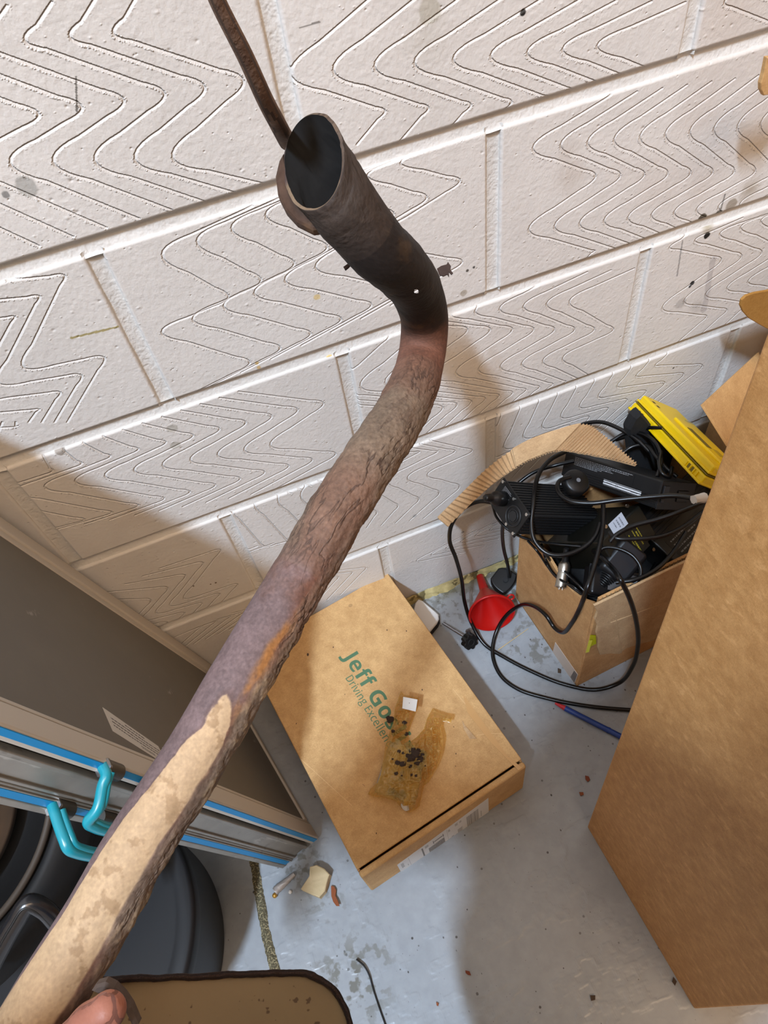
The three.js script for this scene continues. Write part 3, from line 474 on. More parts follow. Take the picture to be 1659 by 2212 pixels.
  // sticker with printed lines, upside down from here
  const stick = canvasTex(512, 160, (g, W, H) => { g.fillStyle = '#c9c5bd'; g.fillRect(0, 0, W, H); g.save(); g.translate(W, H); g.rotate(Math.PI); g.fillStyle = '#3c3a3c'; g.font = 'bold 26px sans-serif'; g.fillText('WARNING', 120, 40); for (let i = 0; i < 4; i++) { let x = i === 3 ? 150 : 22; const e = i === 3 ? 330 : 470; while (x < e) { const w = 8 + 26 * rnd(); g.fillRect(x, 58 + i * 25, Math.min(w, e - x), 9); x += w + 5; } } g.restore(); });
  const quad = (a, b, c, d, m, name, par = t, flip = false) => { const q = new THREE.BufferGeometry(), n = V().crossVectors(b.clone().sub(a), d.clone().sub(a)).normalize().multiplyScalar(0.0003); const v = [a, b, c, d].flatMap((p) => [p.x, p.y, p.z]).concat([a, b, c, d].flatMap((p) => [p.x - n.x, p.y - n.y, p.z - n.z])); q.setAttribute('position', new THREE.Float32BufferAttribute(v, 3)); q.setAttribute('uv', new THREE.Float32BufferAttribute([0, 0, 1, 0, 1, 1, 0, 1, 0, 0, 1, 0, 1, 1, 0, 1], 2)); q.setIndex([0, 1, 2, 0, 2, 3, 4, 6, 5, 4, 7, 6, 0, 5, 1, 0, 4, 5, 1, 6, 2, 1, 5, 6, 2, 7, 3, 2, 6, 7, 3, 4, 0, 3, 7, 4]); const qq = q.toNonIndexed(); qq.computeVertexNormals(); return mesh(name, qq, m, par); };
  quad(V(-0.0041, 0.566, -0.0575), V(-0.0041, 0.462, -0.0355), V(-0.0041, 0.467, -0.0655), V(-0.0041, 0.566, -0.091), std({ map: stick, roughness: 0.5 }), 'warning_sticker');
  quad(V(-0.0041, 0.459, -0.0355), V(-0.0041, 0.40, -0.0355), V(-0.0041, 0.40, -0.065), V(-0.0041, 0.457, -0.067), std({ color: 0xb9b4aa, roughness: 0.5 }), 'sticker');
}

// ---------------------------------------------------------------- flat mailing carton with green print
const quadGeo = (a, b, c, d, th = 0.0004) => { const q = new THREE.BufferGeometry(), n = V().crossVectors(b.clone().sub(a), d.clone().sub(a)).normalize().multiplyScalar(th); const v = [a, b, c, d].flatMap((p) => [p.x, p.y, p.z]).concat([a, b, c, d].flatMap((p) => [p.x - n.x, p.y - n.y, p.z - n.z])); q.setAttribute('position', new THREE.Float32BufferAttribute(v, 3)); q.setAttribute('uv', new THREE.Float32BufferAttribute([0, 0, 1, 0, 1, 1, 0, 1, 0, 0, 1, 0, 1, 1, 0, 1], 2)); q.setIndex([0, 1, 2, 0, 2, 3, 4, 6, 5, 4, 7, 6, 0, 5, 1, 0, 4, 5, 1, 6, 2, 1, 5, 6, 2, 7, 3, 2, 6, 7, 3, 4, 0, 3, 7, 4]); const g = q.toNonIndexed(); g.computeVertexNormals(); return g; };
const BOXH = 0.122;
{
  const FL = onY(780, 1897, BOXH), FR = onY(1138, 1655, BOXH), BR = onY(822, 1244, BOXH);
  const ux = FR.clone().sub(FL).setY(0), wBox = ux.length(); ux.normalize();
  const uz = V(-ux.z, 0, ux.x).multiplyScalar(-1); if (uz.dot(BR.clone().sub(FR)) < 0) uz.negate();   // towards the wall
  const dBox = BR.clone().sub(FR).dot(uz);
  const t = thing('mailing_carton', 'flat brown mailing carton with green printed lettering and a shipping label', 'cardboard box');
  basisAt(t, ux, V(0, 1, 0), uz.clone().negate(), FL.clone().setY(0));                     // local: x along the front, y up, z towards the camera, origin front left floor
  const lidW = wBox, lidD = dBox, PXM = 1500;
  // the lid print, drawn flat: pixel (x, y) of the canvas is metre (x, y)/PXM from the front left corner
  const inv = new THREE.Matrix4().copy(t.matrix).invert(), loc = (u, v) => { const p = onY(u, v, BOXH).applyMatrix4(inv); return [p.x, -p.z]; };
  const CWp = 512, CHp = 744;
  const lidTex = canvasTex(CWp * 2, CHp * 2, (g, W, H) => {
    const img = g.createImageData(W, H), pix = kraftPix(198, 157, 104, 30);
    for (let y = 0; y < H; y++) for (let x = 0; x < W; x++) { const c = pix(x * 0.8, y * 0.8), i = 4 * (y * W + x); img.data[i] = c[0]; img.data[i + 1] = c[1]; img.data[i + 2] = c[2]; img.data[i + 3] = 255; }
    g.putImageData(img, 0, 0);
    const S = (p) => [p[0] / lidW * W, H - p[1] / lidD * H];
    const a = S(loc(741, 1419)), b = S(loc(842, 1581)), ang = Math.atan2(b[1] - a[1], b[0] - a[0]);
    const up = S(loc(770, 1405)), capH = Math.abs((up[0] - a[0]) * -Math.sin(ang) + (up[1] - a[1]) * Math.cos(ang));
    const word = (txt, font, p, len, upto, fill) => { g.save(); g.translate(p[0], p[1]); g.rotate(ang); g.font = font; const w0 = g.measureText(upto).width; g.scale(len / w0, 1); g.fillStyle = fill; g.fillText(txt, 0, 0); g.restore(); };
    const len1 = Math.hypot(b[0] - a[0], b[1] - a[1]);
    g.lineJoin = 'round';
    word('Jeff Gosling', `bold ${Math.round(capH * 1.42)}px sans-serif`, a, len1, 'Jeff Gos', '#4f7355');
    const c = S(loc(745, 1464)), d = S(loc(835, 1602)), len2 = Math.hypot(d[0] - c[0], d[1] - c[1]);
    word('Driving Excellence', `${Math.round(capH * 0.72)}px sans-serif`, c, len2, 'Driving Excellen', '#4f7355');
    // specks and scuffs
    for (const [u, v, r] of [[665, 1414, 5], [720, 1398, 2.5], [836, 1361, 2.5], [878, 1363, 2.5], [912, 1490, 2.5], [640, 1563, 2], [984, 1655, 1.5], [813, 1800, 2], [1067, 1608, 3], [980, 1570, 1.5], [745, 1500, 1.5], [700, 1620, 1.2], [985, 1628, 2]]) { const p = S(loc(u, v)); g.fillStyle = '#4a3426'; g.beginPath(); g.ellipse(p[0], p[1], r * 1.3, r * 2, 0.4, 0, 7); g.fill(); }
    g.strokeStyle = 'rgba(222,186,136,0.75)'; g.lineWidth = 3; const ln = (...q) => { g.beginPath(); q.forEach((p, i) => { const s = S(loc(...p)); i ? g.lineTo(...s) : g.moveTo(...s); }); g.stroke(); };
    ln([1030, 1588], [1060, 1584], [1082, 1585]); ln([978, 1488], [1050, 1575]); ln([1060, 1585], [1100, 1640]); ln([650, 1640], [760, 1740]);
    g.fillStyle = 'rgba(120,92,58,0.35)'; const sp = S(loc(757, 1308)); g.beginPath(); g.ellipse(sp[0], sp[1], 14, 12, 0, 0, 7); g.fill();
    g.strokeStyle = 'rgba(70,50,40,0.5)'; g.lineWidth = 2; ln([783, 1694], [788, 1698]);
  });
  const lidMat = std({ map: lidTex, bumpMap: kraftBump, bumpScale: 0.0003, roughness: 0.72 });
  const H0 = BOXH, e = 0.0045;
  const Bx = (x0, x1, y0, y1, z0, z1, r = 0.0018) => rbox(x1 - x0, y1 - y0, z1 - z0, r).translate((x0 + x1) / 2, (y0 + y1) / 2, (z0 + z1) / 2);
  const lidFront = -0.0135;
  const lg = new RoundedBoxGeometry(lidW, 0.005, lidD + lidFront, 2, 0.0022), lp = lg.attributes.position, luv = lg.attributes.uv;
  lg.translate(lidW / 2, H0 - 0.0025, -(lidD - lidFront) / 2);
  for (let i = 0; i < lp.count; i++) luv.setXY(i, lp.getX(i) / lidW, -lp.getZ(i) / lidD);
  mesh('lid', lg, lidMat, t);
  mesh('front_panel', merge([Bx(0, wBox, 0, H0 - 0.001, -e * 2.4, 0, 0.004)]), M.kraft, t);
  mesh('back_panel', Bx(0, wBox, 0, H0 - 0.006, -dBox, -dBox + e), M.kraft, t);
  mesh('side_panel', Bx(0, e, 0, H0 - 0.0055, -dBox + e, -e * 2.5), M.kraftDark, t);
  mesh('side_panel', Bx(wBox - e, wBox, 0, H0 - 0.0055, -dBox + e, -e * 2.5), M.kraft, t);
  mesh('base_panel', Bx(e, wBox - e, 0, e, -dBox + e, -e * 2), M.kraft, t);
  // shipping label: bar codes and grey text blocks
  const lt = canvasTex(1024, 220, (g, W, H) => {
    g.fillStyle = '#d9d6d3'; g.fillRect(0, 0, W, H); g.fillStyle = '#77736f';
    const blk = (x, y, w, h, st = 3) => { for (let i = 0; i < h; i += st * 2) g.fillRect(x, y + i, w * (0.75 + 0.25 * rnd()), st); };
    for (let x = 770; x < 905; x += 7) { g.fillRect(x, 36, 2 + 3.4 * rnd(), 160); }
    g.fillStyle = '#8a8580'; g.fillRect(330, 78, 180, 126); for (let i = 0; i < 500; i++) { g.fillStyle = rnd() < 0.5 ? '#65605c' : '#a8a39e'; g.fillRect(330 + 176 * rnd(), 78 + 122 * rnd(), 4, 4); }
    g.fillStyle = '#5a5652'; g.fillRect(390, 30, 8, 34); g.fillRect(500, 30, 8, 34); g.fillStyle = '#77736f'; g.fillRect(404, 40, 90, 12);
    g.fillRect(262, 20, 16, 180); blk(30, 24, 34, 60); blk(30, 150, 110, 56, 4); blk(90, 80, 10, 20); blk(150, 140, 26, 66); blk(190, 130, 26, 76); g.fillRect(118, 10, 2, 200); g.fillRect(548, 10, 2, 200);
    blk(560, 30, 26, 30); blk(585, 140, 30, 60); blk(640, 150, 10, 30); blk(660, 110, 62, 84, 3); blk(640, 20, 34, 30); blk(690, 24, 26, 24); blk(930, 90, 12, 70); blk(300, 24, 40, 26);
  });
  const li = new THREE.Matrix4().copy(t.matrix).invert(), fz = (u, v) => { const r = ray(u, v).transformDirection(li), o = CAM.clone().applyMatrix4(li); const k = (0.0006 - o.z) / r.z; return o.addScaledVector(r, k); };
  mesh('shipping_label', quadGeo(fz(873, 1896), fz(1056, 1760), fz(1055, 1724), fz(858, 1869)), std({ map: lt, roughness: 0.55 }), t);
  // torn paper lifted from the lid, crease strip at the seam
  const tl = (u, v, h) => onY(u, v, BOXH + h).applyMatrix4(li);
  mesh('torn_paper', slab([tl(998, 1556, 0.001), tl(1005, 1568, 0.001), tl(1028, 1594, 0.006), tl(1010, 1596, 0.0012), tl(1003, 1582, 0.001)], 0.0006, 0, V(0, 1, 0)), M.kraftPale, t);
  mesh('tape_strip', slab([tl(1000, 1500, 0.0006), tl(1098, 1635, 0.0006), tl(1128, 1658, 0.0006), tl(1120, 1664, 0.0006), tl(1062, 1606, 0.0006), tl(1010, 1540, 0.0006)], 0.0004, 0, V(0, 1, 0)), phys({ color: 0xc79a62, roughness: 0.35, transparent: false }), t);
}

// ---------------------------------------------------------------- crumpled amber bag with a part inside, on the carton
{
  const Y0 = BOXH + 0.0008;
  const t = thing('plastic_bag', 'crumpled amber plastic bag with a dirty grey part and rust crumbs on the flat carton', 'plastic bag', onY(890, 1640, Y0));
  const out = [[866, 1492], [872, 1500], [905, 1506], [902, 1530], [890, 1560], [881, 1586], [884, 1604], [900, 1592], [916, 1574], [922, 1552], [934, 1530], [944, 1538], [956, 1544], [978, 1548], [974, 1562], [955, 1558], [952, 1574], [958, 1596], [954, 1630], [946, 1656], [937, 1672], [926, 1690], [916, 1698], [911, 1720], [906, 1742], [893, 1752], [882, 1757], [868, 1746], [856, 1732], [840, 1726], [812, 1722], [794, 1716], [800, 1704], [816, 1690], [822, 1674], [828, 1640], [832, 1612], [842, 1580], [850, 1560], [853, 1530]];
  const inside = (u, v) => { let c = false; for (let i = 0, j = out.length - 1; i < out.length; j = i++) { const [a, b] = out[i], [d, e] = out[j]; if ((b > v) !== (e > v) && u < (d - a) * (v - b) / (e - b) + a) c = !c; } return c; };
  const edgeD = (u, v) => { let m = 1e9; for (let i = 0, j = out.length - 1; i < out.length; j = i++) { const [a, b] = out[j], [d, e] = out[i], ex = d - a, ey = e - b, k = clamp(((u - a) * ex + (v - b) * ey) / (ex * ex + ey * ey)); m = Math.min(m, Math.hypot(u - a - k * ex, v - b - k * ey)); } return m; };
  const ridge = (x, y, k0, k1) => 1 - Math.abs(2 * fbm(x, y, k0, k1) - 1);
  const blockH = (u, v) => { const p = ((u - 868) * 0.96 + (v - 1668) * 0.28) / 46, q = (-(u - 868) * 0.28 + (v - 1668) * 0.96) / 62; return 0.021 * sstep(1.25, 0.85, Math.max(Math.abs(p), Math.abs(q))); };
  const fold = (u, v) => { const w = 22 * fbm(u * 1.3 + 9, v * 1.3, 1, 3), a = ridge(u * 2.6 + w, v * 1.1 - w, 2, 2), b = ridge(u * 1.4 - w + 90, v * 3.1 + w, 2, 3), c = ridge(u * 5 + 30, v * 4.2 + w, 2, 3); return 0.013 * a * a * a + 0.011 * b * b * b * b + 0.006 * c * c * c; };
  const hgt = (u, v) => { const e = edgeD(u, v), f = blockH(u, v); return f + 0.0025 + sstep(0, 12, e) * fold(u, v) * (1 - 0.55 * f / 0.021) + (v < 1600 ? 0.012 * sstep(1610, 1500, v) * sstep(0, 20, e) : 0) + (u > 925 ? 0.02 * sstep(925, 955, u) * sstep(1690, 1600, v) : 0); };
  const STEP = 1.4, P = [], U = [], I = [], id = new Map();
  const vid = (i, j) => { const k = i * 1000 + j; if (id.has(k)) return id.get(k); let u = 785 + i * STEP, v = 1485 + j * STEP; if (!inside(u, v)) { // slide the last row onto the outline
    let best = null, bd = 1e9; for (let a = 0, b = out.length - 1; a < out.length; b = a++) { const [x0, y0] = out[b], [x1, y1] = out[a], ex = x1 - x0, ey = y1 - y0, kk = clamp(((u - x0) * ex + (v - y0) * ey) / (ex * ex + ey * ey)), X = x0 + kk * ex, Y = y0 + kk * ey, d = Math.hypot(u - X, v - Y); if (d < bd) { bd = d; best = [X, Y]; } } [u, v] = best; }
    const h = Y0 + hgt(u, v), p = onY(u, v, h); P.push(p.x, p.y, p.z); U.push(u / 100, v / 100); id.set(k, P.length / 3 - 1); return P.length / 3 - 1; };
  for (let i = 0; i < 144; i++) for (let j = 0; j < 200; j++) { if (!inside(785 + (i + 0.5) * STEP, 1485 + (j + 0.5) * STEP)) continue; const a = vid(i, j), b = vid(i + 1, j), c = vid(i, j + 1), d = vid(i + 1, j + 1); I.push(a, c, b, b, c, d); }
  const g = new THREE.BufferGeometry(); g.setAttribute('position', new THREE.Float32BufferAttribute(P, 3)); g.setAttribute('uv', new THREE.Float32BufferAttribute(U, 2)); g.setIndex(I);
  const flat = g; flat.computeVertexNormals();
  mesh('film', flat, phys({ color: 0xe9c878, transmission: 0.68, thickness: 0, roughness: 0.18, clearcoat: 1, clearcoatRoughness: 0.08, ior: 1.45, specularIntensity: 1, side: THREE.DoubleSide }), t);
  // the part inside
  const c = onY(868, 1668, Y0 + 0.009), a1 = onY(912, 1681, Y0 + 0.009).sub(c), a2 = onY(850, 1728, Y0 + 0.009).sub(c);
  const part = rbox(a1.length() * 1.95, 0.017, a2.length() * 1.9, 0.006, 4); part.rotateY(-Math.atan2(a1.z, a1.x)); part.translate(c.x, c.y, c.z);
  mesh('enclosed_part', part, std({ map: dataTex(256, 256, (x, y) => { const f = fbm(x, y, 1, 6) - 0.5, k = sstep(0.63, 0.7, fbm(x * 1.5 + 30, y * 1.5, 2, 5)); return [lerp(172 + 50 * f, 50, k), lerp(160 + 50 * f, 38, k), lerp(146 + 46 * f, 30, k)]; }, true), roughness: 0.7 }), t);
  let topH = 0; for (let u = 868; u < 903; u += 2) for (let v = 1505; v < 1538; v += 2) topH = Math.max(topH, Y0 + hgt(u, v) + 0.0012);
  const st = [[871, 1505], [902, 1511], [898, 1537], [869, 1530]].map(([u, v]) => onY(u, v, topH));
  mesh('paper_sticker', slab(st, 0.0008, 0.0002, V(0, 1, 0)), M.paper, t);
  const crumbs = std({ color: 0x33241b, roughness: 0.9 });
  for (const [u, v, r] of [[884, 1519, 2.4], [843, 1555, 8], [838, 1550, 4], [874, 1562, 5], [878, 1586, 4], [849, 1580, 4], [859, 1648, 5], [870, 1651, 6], [891, 1622, 7], [897, 1630, 9], [889, 1637, 8], [904, 1622, 5], [908, 1640, 7], [880, 1633, 5], [885, 1643, 5], [862, 1624, 4], [856, 1671, 4], [888, 1674, 3], [899, 1676, 3], [887, 1656, 4], [871, 1627, 3], [848, 1640, 2], [868, 1676, 2], [918, 1655, 2], [902, 1648, 6], [913, 1630, 4]]) {
    const p = onY(u, v, Y0 + (inside(u, v) ? hgt(u, v) : 0)), s = new THREE.IcosahedronGeometry(r * 0.00072, 1), sp = s.attributes.position;
    for (let i = 0; i < sp.count; i++) { const k = 0.7 + 0.6 * N1(5, sp.getX(i) * 90000 + u, sp.getZ(i) * 90000 + sp.getY(i) * 50000 + v); sp.setXYZ(i, sp.getX(i) * k * 1.2, sp.getY(i) * k * 0.5, sp.getZ(i) * k); }
    s.computeVertexNormals(); mesh('rust_crumb', s.translate(p.x, p.y + r * 0.0002, p.z), crumbs, t);
  }
  mesh('foam_lump', (() => { const p = onY(878, 1737, Y0 + 0.011), s = new THREE.IcosahedronGeometry(0.0095, 3), q = s.attributes.position; for (let i = 0; i < q.count; i++) { const k = 0.75 + 0.5 * fbm(q.getX(i) * 9000, q.getZ(i) * 9000 + q.getY(i) * 5000, 2, 5); q.setXYZ(i, q.getX(i) * k, q.getY(i) * k * 0.8, q.getZ(i) * k); } s.computeVertexNormals(); return s.translate(p.x, p.y, p.z); })(), std({ color: 0xc9c4be, roughness: 0.8 }), t);
  rebase(t);
}

// ---------------------------------------------------------------- open carton full of battery chargers
const onPlane = (u, v, P, n) => { const r = ray(u, v); return CAM.clone().addScaledVector(r, P.clone().sub(CAM).dot(n) / r.dot(n)); };
// a measured point: [u, v, value] at that height; [u, v, value, 1] at that z; [u, v, value, 2] at that x
const pt = ([u, v, k, m = 0]) => (m === 0 ? onY(u, v, k) : m === 1 ? onZ(u, v, k) : onX(u, v, k));
const FLc = V(0.0243, 0, 0.2985), BLc = V(0.0099, 0, 0.0861);
{
  const t = thing('open_carton', 'open brown carton heaped with black chargers and cables, one torn corrugated flap', 'cardboard box', FLc.clone());
  const dir = BLc.clone().sub(FLc).normalize(), nl = V(dir.z, 0, -dir.x).normalize(); if (nl.x > 0) nl.negate();
  const wl = (u, v) => onPlane(u, v, FLc, nl);
  const H = 0.327, W = 0.30, TH = 0.005, right = nl.clone().negate();
  const side = [FLc.clone(), wl(1283, 1303), wl(1262, 1296), wl(1246, 1285), wl(1238, 1279), wl(1227, 1267), wl(1215, 1250), wl(1205, 1237), wl(1192, 1216), wl(1178, 1192), wl(1158, 1176), wl(1130, 1168)];
  side.push(BLc.clone().setY(side[side.length - 1].y - 0.004)); side.push(BLc.clone());
  mesh('side_panel', slab(side, TH, 0.0006, nl), M.kraftDark, t);
  const F0 = FLc.clone(), F1 = FLc.clone().addScaledVector(right, W), up = V(0, H, 0), nf = V().crossVectors(right, V(0, 1, 0)).normalize(); if (nf.z < 0) nf.negate();
  mesh('front_panel', slab([F0.clone().addScaledVector(right, 0.001), F1.clone(), F1.clone().add(up), F0.clone().addScaledVector(right, 0.001).add(up)], TH, 0.0006, nf), M.kraftDark, t);
  const B0 = BLc.clone(), B1 = BLc.clone().addScaledVector(right, W);
  mesh('back_panel', slab([B0, B1, B1.clone().add(up), B0.clone().setY(0.22)], TH, 0.0006, nf), M.kraftDark, t);
  mesh('side_panel', slab([F1, B1, B1.clone().add(up), F1.clone().add(up)], TH, 0.0006, right), M.kraftDark, t);
  mesh('base_panel', slab([F0.clone().setY(0.005), F1.clone().setY(0.005), B1.clone().setY(0.005), B0.clone().setY(0.005)], 0.004, 0, V(0, 1, 0)), M.kraftDark, t);
  // flap folded down outside the front, with torn left edge
  const ff = F0.clone().addScaledVector(nf, 0.012), fp = (u, v) => onPlane(u, v, ff, nf);
  const fl = [fp(1284, 1309), fp(1291, 1322), fp(1285, 1338), fp(1291, 1352), fp(1288, 1368), fp(1294, 1384), fp(1292, 1400), fp(1297, 1415), fp(1318, 1412), fp(1338, 1413), fp(1352, 1401), fp(1380, 1392), fp(1412, 1384), fp(1450, 1372), fp(1500, 1345), fp(1500, 1205)];
  mesh('front_flap', slab(fl, 0.004, 0.0006, nf), M.kraftPale, t);
  for (const [a, b] of [[[1330, 1330], [1342, 1410]], [[1318, 1345], [1440, 1300]]]) mesh('flap_crease', rod(fp(...a).addScaledVector(nf, 0.0002), fp(...b).addScaledVector(nf, 0.0002), 0.0009, 0.0009, 8), M.kraftPale, t);
  // exposed wavy layer along the folded top of the front
  { const P = [], I = [], n = 420, a = F0.clone().addScaledVector(nf, 0.0035).setY(H + 0.0002), Lx = W; for (let i = 0; i <= n; i++) { const s = i / n * Lx, o = 0.0038 * Math.sin(s / 0.0075 * 2 * Math.PI); for (const h of [0.0026, -0.006]) { const p = a.clone().addScaledVector(right, s).addScaledVector(nf, o); P.push(p.x, p.y + h, p.z); } } for (let i = 0; i < n; i++) { const k = 2 * i; I.push(k, k + 1, k + 2, k + 1, k + 3, k + 2); } const g = new THREE.BufferGeometry(); g.setAttribute('position', new THREE.Float32BufferAttribute(P, 3)); g.setIndex(I); g.computeVertexNormals(); boxUV(g, 0.3); mesh('fluting', g, std({ color: 0xb89468, roughness: 0.9, side: THREE.DoubleSide }), t); }
  mesh('top_fold', slab([F0.clone().addScaledVector(nf, 0.008).setY(H - 0.003), F1.clone().addScaledVector(nf, 0.008).setY(H - 0.003), F1.clone().addScaledVector(nf, 0.0092).setY(H + 0.002), F0.clone().addScaledVector(nf, 0.0092).setY(H + 0.002)], 0.001, 0, nf), M.kraftPale, t);
  mesh('torn_tab', slab([wl(1258, 1298), wl(1256, 1305), wl(1254, 1318), wl(1248, 1330), wl(1251, 1332), wl(1258, 1320), wl(1262, 1306)].map((p) => p.addScaledVector(nl, 0.002)), 0.0015, 0, nl), M.kraftPale, t);
  // long torn strip of corrugated flap curling out over the wall side
  {
    const topE = [[945, 1119, 0.052, 1], [1000, 1062, 0.05, 1], [1060, 1005, 0.052, 1], [1130, 958, 0.06, 1], [1200, 931, 0.072, 1], [1268, 917, 0.085, 1], [1302, 938, 0.105, 1], [1340, 971, 0.135, 1], [1377, 1002, 0.165, 1]].map(pt);
    const botE = [[967, 1138, 0.062, 1], [1035, 1072, 0.07, 1], [1084, 1030, 0.08, 1], [1131, 1001, 0.092, 1], [1166, 986, 0.102, 1], [1210, 973, 0.115, 1], [1262, 980, 0.13, 1], [1320, 991, 0.15, 1], [1374, 1005, 0.168, 1]].map(pt);
    const cT = new THREE.CatmullRomCurve3(topE), cB = new THREE.CatmullRomCurve3(botE), n = 760, w = 12, P = [], I = [];
    for (let layer = 0; layer < 2; layer++) for (let i = 0; i <= n; i++) {
      const a = cT.getPoint(i / n), b = cB.getPoint(i / n), tg = cT.getTangent(i / n), ac = b.clone().sub(a), nn = V().crossVectors(tg, ac).normalize(); if (nn.z < 0) nn.negate();
      const wave = layer ? -0.0026 : 0.0015 * Math.sin(i / n * 58 * 2 * Math.PI);
      for (let j = 0; j <= w; j++) { const q = a.clone().addScaledVector(ac, j / w + (j === w ? 0.05 * (fbm(i * 3, 30, 2, 5) - 0.5) : 0)).addScaledVector(nn, wave + (layer ? 0 : 0.0006 * (fbm(i * 2, j * 30, 2, 5) - 0.5))); P.push(q.x, q.y, q.z); }
    }
    const N = (n + 1) * (w + 1);
    for (let l = 0; l < 2; l++) for (let i = 0; i < n; i++) for (let j = 0; j < w; j++) { const a = l * N + i * (w + 1) + j; I.push(a, a + 1, a + w + 1, a + 1, a + w + 2, a + w + 1); }
    const g = new THREE.BufferGeometry(); g.setAttribute('position', new THREE.Float32BufferAttribute(P, 3)); g.setIndex(I); g.computeVertexNormals(); boxUV(g, 0.3);
    const km = M.kraftPale.clone(); km.side = THREE.DoubleSide; mesh('torn_flap', g, km, t);
  }
  const ql = (m, name, q) => mesh(name, slab(q.map(([u, v]) => wl(u, v).addScaledVector(nl, 0.0008)), 0.0006, 0, nl), m, t);
  ql(std({ color: 0xd6c4b4, roughness: 0.6 }), 'paper_label', [[1200, 1387], [1249, 1457], [1240, 1480], [1194, 1411]]);
  ql(std({ color: 0x8f8580, roughness: 0.6 }), 'bar_code', [[1241, 1448], [1248, 1457], [1241, 1475], [1233, 1462]]);
  { const y = std({ color: 0xc9c412, roughness: 0.4 }); mesh('yellow_tape', slab([wl(1273, 1383), wl(1281, 1382), wl(1273, 1408), wl(1266, 1410)].map((p) => p.addScaledVector(nl, 0.001)), 0.0006, 0, nl), y, t); mesh('yellow_tape', slab([fp(1282, 1382), fp(1294, 1382), fp(1295, 1400), fp(1277, 1409)].map((p) => p.addScaledVector(nf, -0.009)), 0.0006, 0, nf), y, t); }
  rebase(t);
}
const printed = (W, H, bg, rows, col) => canvasTex(W, H, (g) => { g.fillStyle = bg; g.fillRect(0, 0, W, H); g.fillStyle = col; for (const [y, h, x0, x1] of rows) { let x = x0; while (x < x1) { const w = 4 + 16 * rnd(); g.fillRect(x, y, Math.min(w, x1 - x), h); x += w + 4; } } });
function placed(name, label, cat, c, q, group) { const t = thing(name, label, cat, V(...c), group); t.quaternion.set(...q).normalize(); return t; }
const chargerGroup = undefined;
const faceQuad = (a, b, c, d, m, name, par) => mesh(name, quadGeo(a, b, c, d, 0.0005), m, par);
{
  // charger with a fan end plate
  const [L, H, W] = [0.172, 0.048, 0.0845], t = placed('battery_charger', 'black ribbed battery charger with a round fan and silver screws on its end plate', 'charger', [0.0418, 0.3168, 0.1101], [-0.0188, 0.0089, -0.2868, 0.9578]);
  mesh('case', rbox(L - 0.004, H - 0.004, W - 0.004, 0.004, 3), M.blackMatte, t);
  const ribs = []; for (let i = 0; i < 13; i++) ribs.push(rbox(L - 0.006, 0.002, 0.0028, 0.0008, 1).translate(0.001, H / 2 - 0.0014, -W / 2 + 0.006 + i * (W - 0.012) / 12)); for (let i = 0; i < 7; i++) ribs.push(rbox(L - 0.006, 0.0028, 0.002, 0.0008, 1).translate(0.001, -H / 2 + 0.006 + i * (H - 0.012) / 6, W / 2 - 0.0014));
  mesh('cooling_ribs', merge(ribs), M.blackPlastic, t);
  mesh('end_plate', rbox(0.003, H + 0.004, W + 0.002, 0.0012).translate(-L / 2, 0, 0), M.blackPlastic, t);
  const fan = merge([new THREE.TorusGeometry(0.0165, 0.0016, 10, 40), new THREE.TorusGeometry(0.0105, 0.001, 8, 36), cyl(0.0085, 0.0085, 0.002, 28).rotateX(Math.PI / 2)]); fan.rotateY(Math.PI / 2).translate(-L / 2 - 0.0018, -0.002, 0.018); mesh('fan', fan, std({ color: 0x1a1a1b, roughness: 0.5 }), t);
  for (const [y, z] of [[0.021, 0.038], [-0.021, 0.038], [0.0185, 0.0], [-0.0215, 0.0165], [0.021, -0.038], [-0.021, -0.038]]) mesh('screw', cyl(0.0027, 0.0027, 0.002, 14).rotateZ(Math.PI / 2).translate(-L / 2 - 0.0022, y, z), M.chrome, t);
  faceQuad(V(-L / 2 - 0.0018, 0.004, -0.032), V(-L / 2 - 0.0018, 0.004, -0.004), V(-L / 2 - 0.0018, 0.021, -0.004), V(-L / 2 - 0.0018, 0.021, -0.032), std({ map: printed(256, 128, '#0d0d0e', [0, 1, 2, 3, 4, 5].map((i) => [14 + i * 18, 7, 20, 150 + 80 * rnd()]), '#8e8e90'), roughness: 0.5 }), 'printed_text', t);
  // mains lead plugged into the plate
  const plug = new THREE.LatheGeometry([[0, 0], [0.0125, 0], [0.0125, 0.016], [0.0105, 0.022], [0.007, 0.026], [0.0065, 0.029], [0.0072, 0.03], [0.006, 0.032], [0.0068, 0.034], [0.0055, 0.036], [0.006, 0.038], [0.0042, 0.041], [0, 0.041]].map((p) => new THREE.Vector2(...p)), 24); plug.rotateZ(Math.PI / 2).translate(-L / 2 - 0.001, 0.002, -0.018);
  mesh('mains_plug', plug, M.blackPlastic, t);
}
